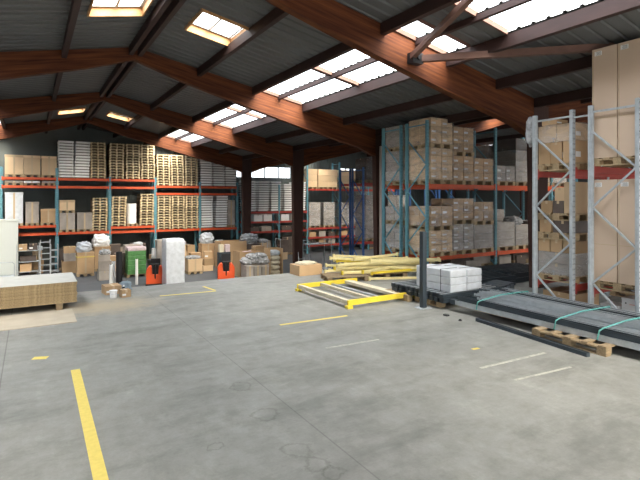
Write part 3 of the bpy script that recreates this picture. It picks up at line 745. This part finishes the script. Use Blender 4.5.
mb = MB()
for sx in (-.22, .22): mb.bar((sx, -.3, 0), (sx, .3, 1.75), .03, .06, M['galv']); mb.bar((sx, .5, 0), (sx, .3, 1.75), .03, .04, M['galv'])
mb.obj('side_rail', e)
for k in range(6): mb = MB(); t = .12+.16*k; mb.box(-.22, .22, -.3+.6*t-.06, -.3+.6*t+.08, 1.75*t, 1.75*t+.03, M['galv']); mb.obj('step', e)
trolley(1.05, 28.3, .32, .5, 1.5, (.15, .5, .85, 1.2), 'narrow grey rack trolley right of the step ladder')
# handrail cart in front of cabinet
e = empty('hand_truck', (-1.15, 27.1, Z), 'grey tubular platform cart in front of the white cabinet', 'trolley')
mb = MB(); mb.tube([(-.5,0,.15),(-.5,0,.75),(-.42,0,.85),(.42,0,.85),(.5,0,.75),(.5,0,.15)], .02, M['galv']); mb.obj('handle', e)
mb = MB(); mb.box(-.5,.5,-.1,.7,.13,.17,M['galv']); mb.obj('platform', e)
for sx in (-.42,.42): mb = MB(); mb.cyl((sx-.02,0,.065),.065,.04,M['black'],axis='x'); mb.obj('wheel', e)
# carton stacks
for k, (h, w) in enumerate(((.62,.72),(.42,.55),(.32,.55))):
    carton(1.75, 28.3, Z+[0,.62,1.04][k], w, .6, h, ['card','card_grey','card'][k], 'brown carton %s in the small stack under left shelf' % ['at bottom','in middle','on top'][k])
gaylord(2.35, 26.8, Z, .78, .75, 1.05, 'card', 'tall brown bulk box with yellow band and white bags')
mb = MB(); mb.box(2.35-.4, 2.35+.4, 26.8-.39, 26.8+.39, Z+.95, Z+1.0, M['floor_yellow']); mb.obj('yellow_band', label='pale yellow band around the tall brown bulk box', cat='band')
blob('plastic_bag', (2.3, 26.8, Z+1.19), (.34,.32,.3), M['white_wrap'], 1, label='white plastic bags heaped on the yellow banded box', cat='bag')
gaylord(3.3, 28.3, Z, .8, .75, 1.15, 'card', 'brown bulk box topped with crumpled white plastic')
blob('plastic_bag', (3.25, 28.3, Z+1.29), (.42,.36,.38), M['plastic_white'], 2, label='crumpled white plastic bag on brown bulk box', cat='bag')
# rolls standing near slab edge
for i, (x, y, r, h, m, l) in enumerate(((3.0,22.6,.07,1.0,'label','thin white tube standing beside the black roll'),(3.32,22.5,.13,1.55,'black','tall black roll standing on the lower floor'),(3.15,22.9,.08,1.1,'plastic_white','pale grey tube behind the black roll'),(4.1,22.8,.06,1.15,'label','lone thin white tube left of the green load'))):
    mb = MB(); mb.cyl((0,0,0), r, h, M[m], n=20); mb.cyl((0,0,h), r*.6, .01, M['ink'], n=12); mb.obj('roll', loc=(x, y, Z), label=l, cat='roll')
# green load
link('pallet', pallet_me(.95,.8), loc=(4.5, 25.3, Z), label='wooden pallet under the green wrapped load', cat='pallet')
e = empty('green_load', (4.5, 25.3, Z+.144), 'bright green wrapped block of goods with white top', 'wrapped load')
for k in range(5):
    mb = MB(); mb.box(-.43,.43,-.38,.38,.23*k,.23*k+.225,M['green_wrap']); mb.obj('package_layer', e, bevel=.02)
mb = MB(); mb.box(-.44,.44,-.39,.39,1.15,1.33,M['pink']); mb.obj('cover', e, bevel=.04, label='pinkish white film cover')
carton(4.65, 27.2, Z, .8, .7, 1.4, 'card_grey', 'greyish tall box behind the green load')
carton(3.9, 26.3, Z, .5, .5, 1.1, 'card_dark', 'dark box left of the green load')
mb = MB(); mb.box(-.2,.2,-.2,.2,0,.75,M['black']); mb.obj('dark_bin', loc=(5.35, 25.6, Z), label='black bin right of the green load', cat='bin', bevel=.03)
# orange stackers
def stacker(x, y, rz, label, mast):
    e = empty('pallet_stacker', (x, y, Z), label, 'pallet truck', 'orange pallet trucks', rz)
    mb = MB(); mb.prism([(-.38,.12),(.38,.12),(.38,.75),(.26,.92),(.16,.92),(.13,.55),(-.13,.55),(-.16,.92),(-.26,.92),(-.38,.75)], -.3, .12, M['truck']); mb.obj('cover', e, bevel=.04)
    mb = MB(); mb.box(-.4,.4,-.32,.5,.04,.14,M['black']); mb.obj('base_plate', e)
    mb = MB(); mb.box(-.13,.13,-.2,.1,.5,.95,M['black']); mb.box(-.2,.2,.13,.2,.1,mast*.75,M['black']); mb.obj('mast', e)
    mb = MB(); mb.tube([(0,-.25,.3),(0,-.5,1.0)], .03, M['black']); mb.tube([(-.16,-.5,1.02),(.16,-.5,1.02)], .035, M['black']); mb.obj('tiller', e)
    for sx in (-.22,.22): mb = MB(); mb.box(sx-.08,sx+.08,.2,1.35,.05,.11,M['anthracite']); mb.obj('fork', e)
    for sx in (-.32,.32): mb = MB(); mb.cyl((sx-.04,-.1,.08),.08,.08,M['black'],axis='x'); mb.obj('wheel', e)
    return e
stacker(4.75, 22.0, -.25, 'orange red pallet truck left of the white wrapped tower', 1.6)
stacker(7.72, 21.2, -.3, 'orange red pallet truck in front of the brown bulk boxes', 1.75)
mb = MB(); mb.box(-.2,.2,-.12,.12,0,.65,M['label']); mb.obj('document_box', loc=(4.95, 22.75, Z+1.25-.3), label='white box on the left pallet truck', cat='box', bevel=.02)
mb = MB(); mb.box(-.19,.19,-.14,.1,0,.96,M['black']); mb.obj('battery_case', loc=(4.95, 22.75, Z+0), label='black case below white box on left pallet truck', cat='case')
for i, (x, m) in enumerate(((7.68,'cream'),(7.98,'pink'))):
    mb = MB(); mb.box(-.11,.11,-.1,.1,0,.36,M[m]); mb.obj('carton_pack', loc=(x, 21.75, Z+1.35), label='%s packet on top of the right pallet truck' % ['cream','lilac'][i], cat='packet', bevel=.02)
mb = MB(); mb.box(-.3,.3,-.1,.1,0,1.35,M['anthracite']); mb.obj('lift_carriage', loc=(7.82, 21.75, Z), label='dark lift carriage behind the right pallet truck', cat='machine')
# white wrapped tower
e = empty('wrapped_tower', (5.35, 21.3, Z), 'tall white shrink wrapped tower on a pallet by the slab edge', 'wrapped load')
link('pallet_base', pallet_me(.82,.8), e, (0,0,0))
bm = bmesh.new(); bmesh.ops.create_cube(bm, size=1); bmesh.ops.subdivide_edges(bm, edges=bm.edges, cuts=16, use_grid_fill=True)
for v in bm.verts:
    n = noise.noise(v.co*Vector((5,5,9)))*.03; v.co = Vector((v.co.x*(.8+n), v.co.y*(.75+n), (v.co.z+.5)*1.98+.144+n*.5))
    if v.co.z > 2.05: v.co.x *= .93; v.co.y *= .93
mm = bpy.data.meshes.new('shrink_wrap'); bm.to_mesh(mm); bm.free(); mm.materials.append(M['white_wrap']); link('shrink_wrap', mm, e, smooth=True)
gaylord(5.35, 22.6, Z, .9, .5, 1.85, 'card_grey', 'grey box standing behind the white wrapped tower')
# boxes to its right
for k, (x, y, w, d, z0, h, m, l) in enumerate(((6.75,25.6,.75,.6,0,.7,'card_grey','lower'),(6.7,25.6,.7,.55,.7,.45,'card_pale','upper'))):
    carton(x, y, Z+z0, w, d, h, m, 'wrapped box, %s of two right of the white tower' % l)
gaylord(7.25, 24.7, Z, .75, .65, .62, 'card_pale', 'low film wrapped box right of the white tower')
blob('plastic_bag', (7.2, 24.7, Z+.764), (.36,.3,.1), M['silver_bag'], 12, label='clear film spread over the low wrapped box', cat='bag')
gaylord(8.7, 27.1, Z, .75, .7, 1.15, 'card', 'tall brown wrapped box left of orange truck')
blob('plastic_bag', (8.7, 27.1, Z+1.29), (.36,.33,.36), M['white_wrap'], 4, label='white film hood on the tall brown wrapped box', cat='bag')
carton(9.2, 26.0, Z, .6, .5, .95, 'card', 'brown carton in front of the tall wrapped box')
blob('plastic_bag', (9.2, 26.0, Z+.95), (.3,.25,.14), M['silver_bag'], 14, label='grey film on the brown carton left of bulk boxes', cat='bag')
# bulk cartons in the middle
def open_bulk(x, y, w, d, h, label, fill, fm):
    e = empty('open_bulk_carton', (x, y, Z), label, 'carton'); t = .02
    mb = MB()
    for a in ((-w/2,w/2,-d/2,-d/2+t),(-w/2,w/2,d/2-t,d/2),(-w/2,-w/2+t,-d/2+t,d/2-t),(w/2-t,w/2,-d/2+t,d/2-t)): mb.box(a[0],a[1],a[2],a[3],.12,h,M['card'])
    mb.box(-w/2,w/2,-d/2,d/2,.1,.12,M['card']); mb.obj('box_body', e)
    mb = MB()
    for xx in (-w/2,-.06,w/2-.12): mb.box(xx,xx+.12,-d/2,d/2,0,.1,M['wood'])
    mb.obj('skid', e, label='wooden skid')
    blob('plastic_bag', (x, y, Z+.13), (w*.46,d*.45,h*.5), M[fm], int(x*10) % 17, label=fill, cat='bag')
open_bulk(9.35, 22.6, 1.15, .9, 1.25, 'large open brown bulk carton with lilac film inside', 'lilac film filling the large open bulk carton', 'pink')
open_bulk(9.6, 25.6, 1.5, 1.0, 1.5, 'wide open brown bulk carton behind the first one', 'brown paper filling the rear bulk carton', 'card')
blob('plastic_bag', (10.7, 25.6, Z+1.3), (.5,.35,.34), M['silver_bag'], 6, label='silver grey plastic bag perched behind the bulk cartons', cat='bag')
carton(10.7, 25.6, Z, 1.0, .8, 1.3, 'card_dark', 'dark box carrying the silver grey bag')
# bagged goods
k = 0
for i, (x, y, z, rx, rz_) in enumerate(((8.75,21.3,.75,.24,.2),(9.15,21.2,.8,.26,.18),(9.5,21.05,.78,.26,.2),(9.0,21.2,1.02,.25,.15),(9.4,21.1,1.05,.26,.14))):
    blob('film_bag', (x, y, Z+z), (rx,.3,rz_), M['silver_bag'], 20+i, label='clear film bag of white goods, %s of five on the wrapped crates' % ['lower left','lower middle','lower right','upper left','upper right'][i], cat='bag')
for i, x in enumerate((8.75, 9.15, 9.55)):
    gaylord(x, 21.15, Z, .38, .7, .6, 'card_grey', 'small grey wrapped crate, %s of three beneath film bags' % ['left','middle','right'][i])
# crate with sacks
e = empty('sack_pallet', (10.4, 21.75, Z), 'wooden crate with open side right of the film bags', 'crate')
mb = MB()
for sx in (-.36,.33): mb.box(sx, sx+.03, -.35, .35, 0, 1.4, M['card'])
mb.box(-.36,.36,.33,.35,0,1.4,M['card']); mb.obj('crate_wall', e); mb = MB(); mb.box(-.36,.36,-.35,.35,-.0,.1,M['wood']); mb.obj('crate_floor', e)
for i in range(5):
    blob('sack', (10.41, 21.72, Z+.1+.24*i), (.27,.3,.15), M['cream'] if i < 4 else M['white_wrap'], 30+i, amp=.12, label='cream sack in the wooden crate, %s from bottom' % ORD[i].replace('lowest','first'), cat='sack')
carton(10.2, 23.2, Z, .5, .5, 1.4, 'card', 'tall orange brown carton behind the crate of sacks')
# cage trolley + hand truck near post
trolley(11.6, 24.5, .8, .6, 1.6, (.15,), 'grey wire cage trolley left of the timber post')
e = empty('hand_truck', (10.9, 19.6, Z), 'grey two wheeled hand truck leaning by the timber post', 'trolley')
mb = MB()
for sx in (-.18,.18): mb.tube([(sx,0,.1),(sx*.8,.2,1.35)], .018, M['galv'])
for t in (.25,.5,.75): mb.tube([(-.17,.2*t,.1+1.25*t),(.17,.2*t,.1+1.25*t)], .014, M['galv'])
mb.obj('frame', e); mb = MB(); mb.box(-.22,.22,-.2,.02,.02,.04,M['galv']); mb.obj('toe_plate', e)
for sx in (-.24,.2): mb = MB(); mb.cyl((sx,.08,.1),.1,.04,M['black'],axis='x'); mb.obj('wheel', e)
trolley(12.8, 21.5, 1.3, .7, 1.7, (.2,1.5), 'grey wire cage trolley right of the timber post')

rr = random.Random(3)
spots = [(-.9,29.0,'wall foot'),(.3,29.0,'steel trolley'),(3.0,29.0,'banded bulk box'),(4.0,28.4,'green load'),(5.2,28.6,'green load rear'),(5.9,27.4,'white tower rear'),(6.4,28.2,'white tower far side'),(7.6,28.4,'low wrapped box'),(7.9,26.6,'low wrapped box front'),(8.2,28.6,'hooded box'),(9.9,28.4,'rear bulk carton'),(10.8,27.6,'silver bag'),(11.5,28.2,'cage trolley'),(12.6,28.0,'cage trolley right side'),(8.15,25.3,'right pallet truck'),(3.6,25.6,'black bin left'),(3.05,25.0,'black roll'),(13.8,27.5,'blue rack left'),(5.75,24.2,'white tower')]
for q, (x, y, ph) in enumerate(spots):
    z = Z
    for k in range(rr.choice([2,3,3])):
        w_, d_, h_ = rr.uniform(.4,.62), rr.uniform(.4,.55), rr.uniform(.28,.5)
        mm_ = rr.choice(['card','card','card_pale','card_grey','card_dark'])
        carton(x+rr.uniform(-.05,.05), y, z, w_, d_, h_, mm_, '%s carton, %s in the loose pile near the %s' % (COLN[mm_], ORD[k], ph), 'loose cartons on the lower floor', rz=rr.uniform(-.15,.15)); z += h_+.001
    if q % 3 == 1: blob('plastic_bag', (x, y, z), (.25,.22,.14), M[rr.choice(['silver_bag','white_wrap'])], 40+q, label='crumpled film on top of the loose pile near the %s' % ph, cat='bag')
# ------------------------------------------------------------------ on the slab
# board stack
gB = 'boards in the floor stack'
for i in range(14):
    mb = MB(); m = M['osb'] if i < 13 else M['osb_top']; th = .0305
    mb.box(-4.0, 0, 0, 1.45, 0, th-.004, M['osb'])
    if i == 13: mb.box(-4.0, 0, 0, 1.45, th-.004, th, M['osb_top'])
    mb.obj('board', loc=(.83+random.uniform(-.012,.012), 11.22+random.uniform(-.012,.012), .13+i*th), label='chipboard sheet, %s from bottom of the floor stack at left' % ORD[i], cat='board', group=gB)
for i, x in enumerate((.45, -1.4, -3.0)):
    mb = MB(); mb.box(0, .12, 0, 1.35, 0, .13, M['wood']); mb.obj('timber_bearer', loc=(x, 11.2, 0), label='square timber bearer under the board stack, %s one' % ['right end','middle','left'][i], cat='timber')
mb = MB(); mb.box(-4.5, .74, 9.95, 11.15, .0, .012, M['plywood']); mb.obj('plywood_sheet', label='thin pale plywood sheet lying in front of the board stack', cat='board')
# little group by the edge
carton(1.68, 12.55, 0, .36, .42, .2, 'card', 'small low brown carton at slab edge left of the bucket', rz=.1)
mb = MB(); mb.cyl((0,0,0), .07, .16, M['label'], r2=.085, n=20); mb.cyl((0,0,.16), .09, .012, M['label'], n=20)
mb.obj('bucket', loc=(1.64, 11.95, 0), label='small white plastic bucket on the concrete floor', cat='bucket')
mb = MB(); mb.tube([(-.085,0,.15),(-.06,-.06,.1),(0,-.085,.08),(.06,-.06,.1),(.085,0,.15)], .004, M['galv'], 6)
hb = mb.mesh('bucket_handle'); bk = [o for o in COL.objects if o.name == 'bucket'][0]; link('handle', hb, bk)
carton(1.89, 11.95, 0, .2, .22, .17, 'card', 'tiny brown carton right of the white bucket', rz=.15)
blob('cloth', (2.03, 12.75, 0), (.14,.14,.13), M['skin_blue'], 8, label='grey blue crumpled cloth behind the tiny carton', cat='cloth')
mb = MB(); mb.cyl((0,0,0), .03, .19, M['black'], n=14); mb.cyl((0,0,.19), .018, .04, M['label'], n=12); mb.obj('spray_can', loc=(1.9, 12.2, 0), label='black can with white cap beside the tiny carton', cat='can')
me_ = MB()
# carton at slab edge centre
carton(7.15, 12.68, 0, .78, .6, .3, 'card', 'low brown open carton on the slab edge beside yellow beams')
blob('plastic_bag', (7.15, 12.68, .3), (.3,.22,.05), M['cream'], 15, label='cream paper lying on the carton at slab edge', cat='paper')
# yellow floor frame
e = empty('guard_rail', (5.65, 8.25, 0), 'yellow steel frame with cream crossbars lying flat on the floor', 'frame')
for (a, b) in (((0,0),(1.95,.02)), ((0,2.2),(1.8,2.2))):
    mb = MB(); mb.bar((a[0],a[1],.115),(b[0],b[1],.115),.05,.11,M['yellow'],up=(0,0,1)); mb.obj('end_rail', e)
    for xx in (a[0]+.03, b[0]-.03):
        mb = MB(); mb.box(xx-.06,xx+.06,a[1]-.06,a[1]+.06,0,.06,M['yellow']); mb.obj('foot_bracket', e)
for xx, w, h in ((.06,.09,.09),(.68,.07,.07)):
    mb = MB(); mb.bar((xx,.03,.11),(xx,2.18,.11),w,h,M['cream']); mb.obj('crossbar', e)
mb = MB(); mb.bar((1.5,.03,.11),(1.5,2.18,.11),.22,.06,M['cream']); mb.obj('wide_plank', e)
mb = MB(); mb.bar((1.0,.03,.08),(1.0,2.18,.08),.05,.05,M['galv']); mb.obj('crossbar', e, label='thin grey bar')
# yellow beam pile on pallets
for i, (x, y) in enumerate(((7.15, 11.75), (8.3, 11.7))):
    pass
for i, (x, y, r) in enumerate(((7.6,11.5,-.3),(8.85,11.35,-.3))):
    link('pallet', pallet_me(1.2,.8), loc=(x, y-.25, 0), rz=r, label='wooden pallet under the %s end of the yellow beam pile' % ['left','right'][i], cat='pallet')
beams = [((6.85,10.95),(9.6,11.05),.15,.15,'yellow_pale'),((6.95,11.2),(9.7,11.3),.15,.15,'yellow_pale'),((6.75,11.4),(9.5,11.55),.15,.15,'yellow_pale'),
         ((7.05,10.7),(9.75,11.5),.25,.25,'yellow_pale'),((6.7,11.6),(9.45,11.0),.25,.25,'yellow_pale'),((6.8,11.3),(9.5,11.2),.25,.25,'yellow_pale'),
         ((6.95,11.75),(9.3,10.85),.52,.34,'yellow_pale'),((6.85,10.85),(9.6,11.55),.35,.35,'yellow_pale'),((7.3,11.6),(10.0,11.35),.35,.35,'yellow_pale'),
         ((6.9,11.45),(9.65,11.15),.45,.44,'yellow_pale'),((7.45,10.62),(9.3,10.52),.02,.02,'yellow_pale'),((8.0,11.45),(9.9,11.0),.45,.45,'yellow_pale'),
         ((7.7,10.9),(9.9,11.1),.45,.44,'yellow_pale'),((7.2,11.0),(9.2,11.9),.53,.53,'yellow_pale')]
NUM = 'one two three four five six seven eight nine ten eleven twelve thirteen fourteen fifteen sixteen seventeen eighteen nineteen twenty twentyone twentytwo'.split()
beams += [((6.8,11.9),(9.5,11.3),.15,.15,'yellow_pale'),((6.9,11.1),(9.3,11.8),.43,.36,'yellow'),((7.5,11.8),(10.1,11.6),.25,.25,'yellow_pale'),((7.0,11.6),(9.6,11.7),.53,.44,'yellow_pale'),
          ((6.75,11.2),(9.4,11.6),.35,.43,'yellow_pale'),((7.6,10.75),(9.9,11.0),.15,.25,'yellow')]
sk = lambda p: (6.9+(p[0]-6.7)*.9+.45, p[1]-(p[0]-7.4)*.36+.05)
for i, (a, b, za, zb_, m) in enumerate(beams):
    a = Vector(sk(a)); b = Vector(sk(b)); cm_ = (a+b)/2; an = [0,.16,-.12,.3,-.2,.08,.24,-.28,.1,-.05,0,.2,-.1,.05,.33,-.3,.12,-.22,.18,0][i]
    rt = lambda p: (cm_.x+(p-cm_).x*math.cos(an)-(p-cm_).y*math.sin(an), cm_.y+(p-cm_).x*math.sin(an)+(p-cm_).y*math.cos(an))
    a, b = rt(a), rt(b)
    e = empty('rack_beam', (a[0], a[1], za), '%s steel beam, number %s counted upward through the yellow pile' % ({'yellow_pale':'pale yellow','yellow':'bright yellow'}[m], NUM[i]), 'beam', 'yellow beams in the pile')
    mb = MB(); mb.bar((0,0,.05),(b[0]-a[0], b[1]-a[1], zb_-za+.05), .04, .065, M[m]); mb.obj('beam_body', e, bevel=.006)
    for q in ((0,0,.05), (b[0]-a[0], b[1]-a[1], zb_-za+.05)):
        mb = MB(); mb.box(q[0]-.02,q[0]+.02,q[1]-.033,q[1]+.033,q[2]-.052,q[2]+.052,M['yellow' if i in (0,3,5) else m]); mb.obj('end_bracket', e)
# guard post
e = empty('guard_post', (7.03, 7.48, 0), 'dark grey square steel post standing alone on the floor', 'post')
mb = MB(); mb.box(-.055,.055,-.055,.055,.01,1.6,M['anthracite']); mb.obj('post_tube', e, bevel=.008)
mb = MB(); mb.box(-.13,.13,-.13,.13,0,.012,M['galv']); mb.obj('base_plate', e, label='grey base plate')
for sx in (-.09,.09):
    for sy in (-.09,.09): mb = MB(); mb.cyl((sx,sy,.012),.014,.02,M['galv'],n=8); mb.obj('bolt', e)
# dark beams with white packages
for i, (x, y) in enumerate(((7.75,8.5),(7.95,7.69))):
    link('pallet', pallet_me(1.2,.8), loc=(x, y, 0), label='wooden pallet beneath the dark steel beams, %s one' % ['far','near'][i], cat='pallet')
n = 0
for i in range(11):
    for k in range(2):
        y = 7.15+i*.155; x0 = 7.22+random.uniform(-.03,.03)
        mb = MB(); t = .008
        mb.box(0,1.75,-.055,.055,0,t,M['anthracite']); mb.box(0,1.75,-.055,-.055+t,t,.085,M['anthracite']); mb.box(0,1.75,.055-t,.055,t,.085,M['anthracite'])
        mb.box(0,.012,-.055,.055,0,.085,M['anthracite']); mb.box(1.738,1.75,-.055,.055,0,.085,M['anthracite'])
        mb.box(.012,1.738,-.055,-.03,.077,.085,M['galv_dark']); mb.box(.012,1.738,.03,.055,.077,.086,M['galv'])  # pale top lips paint light catching the flanges
        mb.obj('steel_channel', loc=(x0, y, .146+k*.088), label='dark steel channel, %s from front, %s layer under white packages' % (ORD[i].replace('lowest','first'), ['lower','upper'][k]), cat='steel channel', group='dark channels beneath white packages')
def package(x0, x1, y0, y1, z, h, label):
    e = empty('white_package', ((x0+x1)/2, (y0+y1)/2, z), label, 'package', 'white packages on the dark channels'); w = (x1-x0)/2; d = (y1-y0)/2
    nl = 3
    for k in range(nl):
        mb = MB(); mb.box(-w,w,-d,d,h/nl*k,h/nl*(k+1)-.004,M['white_wrap']); mb.obj('wrapped_bundle', e, bevel=.015)
    for t in (-.45,.45):
        mb = MB(); mb.box(-w-.003,w+.003,d*t-.008,d*t+.008,0,h+.002,M['anthracite']); mb.obj('packing_band', e, label='thin black packing band')
package(7.5, 7.98, 7.16, 8.2, .322, .46, 'long white wrapped package banded with black, left of two')
package(8.04, 8.5, 7.2, 8.15, .322, .44, 'white wrapped package behind the long one, right of two')
# galvanised bundle
gU = 'galvanised profiles in the long bundle'
for i, (y, W_, xx_) in enumerate(((4.4,1.6,7.92), (1.9,1.6,7.92), (6.2,.9,8.25), (-.6,1.6,7.92))):
    link('pallet', pallet_me(W_,1.2), loc=(xx_, y, 0), label='wide wooden pallet carrying the long steel bundle, %s' % ['under its middle','near the right edge','under its far end','outside the right edge'][i], cat='pallet')
names = ['first','second','third','fourth','fifth','sixth','seventh','eighth','ninth','tenth']
for k in range(3):
    for i in range([10, 10, 6][k]):
        x = 7.40+i*.135+[0,.03,.52][k]+random.uniform(-.01,.01); L = 8.6+random.uniform(-.3,.1); y1 = 6.95+random.uniform(-.55,.15)
        mk = random.choices(['galv','galv_dark','anthracite'],[.35,.3,.35])[0] if i else ['galv','anthracite','galv'][k]
        mb = MB(); m = M[mk]; w = random.choice([.045,.052,.056]); t = .006; h = [.085,.08,.07][k]
        mb.box(-w,w,-L,0,0,t,m); mb.box(-w,-w+t,-L,0,t,h,m); mb.box(w-t,w,-L,0,t,h,m)
        lp = M['galv'] if i % 3 else m
        mb.box(-w,-w+.018,-L,0,h-t,h+.001,lp); mb.box(w-.018,w,-L,0,h-t,h+.001,lp)  # paler lips paint bright lit edges onto the darker profiles
        if (i+k) % 3 == 0: mb.box(-w-.002,w+.002,-.14,.0,-.0,h+.004,M['anthracite'])
        nm = {'galv':'pale galvanised','galv_dark':'dull grey','anthracite':'dark grey'}[mk]
        mb.obj('steel_profile', loc=(x, y1, .1455+k*.09), label='%s steel profile, %s from left, %s layer of long bundle' % (nm, names[i], ['bottom','middle','top'][k]), cat='steel profile', group=gU)
for i, y in enumerate((6.35, 4.75, 4.05, 2.9)):
    mb = MB(); zt = .1455+.25+.016
    mb.tube([(7.34,y,.16),(7.34,y-.03,.3),(7.42,y-.05,zt-.08),(7.86,y-.15,zt+.0),(8.62,y-.2,zt),(8.7,y-.2,.3),(8.7,y-.2,.16)], .012, M['strap'], 6)
    mb.obj('strap', label='teal green strap around the long steel bundle, %s from the far end' % ['first','second','third','fourth'][i], cat='strap')
# dark ends beyond bundle
for i in range(4):
    mb = MB(); mb.box(0,.22,0,.5,0,.3,M['anthracite']); mb.box(.02,.2,-.004,0,.03,.27,M['galv_dark']); mb.obj('dark_steel_block', loc=(8.85+i*.24, 7.1+.08*i, .0), label='dark steel block end behind the bundle, %s from left' % names[i], cat='steel block')
for q, (bx0, by0) in enumerate(((9.1,8.25),(11.2,8.45))):
    for i in range(9):
        for k in range(2):
            mb = MB(); L = 1.9; A = M['anthracite']; t = .008
            mb.box(0,L,-.06,.06,0,t,A); mb.box(0,L,-.06,-.06+t,t,.13,A); mb.box(0,L,.06-t,.06,t,.13,A); mb.box(0,.012,-.06,.06,0,.13,A); mb.box(.012,L,-.06,-.03,.122,.13,M['galv_dark'])  # paler front lip paints a lit edge on the channel
            mb.obj('steel_channel', loc=(bx0+random.uniform(-.05,.05), by0+i*.16, k*.135), label='dark channel, %s from front, %s layer, %s floor pile behind the long bundle' % (ORD[i].replace('lowest','first'), ['lower','upper'][k], ['left','right'][q]), cat='steel channel', group='dark channels piled on the floor')
# loose dark bar on floor
mb = MB(); mb.bar((7.15,6.17,.03),(6.91,3.94,.03),.07,.06,M['anthracite']); mb.bar((7.17,6.15,.063),(6.93,3.96,.063),.02,.006,M['black']); mb.obj('dark_bar', label='long dark bar lying alone on the floor before the bundle', cat='steel bar')
mb = MB(); mb.cyl((0,0,0), .035, .03, M['black'], n=12, r2=.02); mb.obj('rubber_stopper', loc=(6.9,6.35,0), label='small black cap on the floor near the dark bar', cat='cap')
mb = MB(); mb.box(-.04,.04,-.05,.05,0,.03,M['black']); mb.obj('rubber_block', loc=(6.95,6.75,0), label='small black block on the floor below the dark channels', cat='block', bevel=.008)

# ------------------------------------------------------------------ light, world, camera
w = bpy.data.worlds.new('world'); SC.world = w; w.use_nodes = True; nt = w.node_tree; bg = nt.nodes['Background']
sun = bpy.data.lights.new('sun', 'SUN'); sun.energy = 24.0; sun.angle = .8; sun.color = (1,.86,.66)
so = bpy.data.objects.new('sun', sun); COL.objects.link(so); so.rotation_euler = (math.radians(52), 0, math.radians(6))
# overcast sky: brighter toward the zenith
tc = nt.nodes.new('ShaderNodeTexCoord'); sp = nt.nodes.new('ShaderNodeSeparateXYZ'); nt.links.new(tc.outputs['Generated'], sp.inputs[0])
rp = nt.nodes.new('ShaderNodeMapRange'); rp.inputs['From Min'].default_value = .0; rp.inputs['From Max'].default_value = .8; rp.inputs['To Min'].default_value = SKY_LOW; rp.inputs['To Max'].default_value = SKY_HIGH
nt.links.new(sp.outputs['Z'], rp.inputs['Value']); nt.links.new(rp.outputs[0], bg.inputs[1]); bg.inputs[0].default_value = (.97,.985,1.0,1)

cam = bpy.data.cameras.new('camera'); co = bpy.data.objects.new('camera', cam); COL.objects.link(co)
cam.sensor_width = 36; cam.lens = 27; cam.shift_y = -.0656; cam.clip_start = .05; cam.clip_end = 200
co.location = (0, 0, 2.3); co.rotation_euler = (PI/2, 0, -math.radians(31.1)); SC.camera = co
vs = SC.view_settings; vs.view_transform = 'Standard'; vs.look = 'None'; vs.gamma = 1; vs.exposure = .25; vs.use_curve_mapping = False
SC.cycles.max_bounces = 8; SC.cycles.transparent_max_bounces = 12; SC.cycles.diffuse_bounces = 5
SC.cycles.use_denoising = True
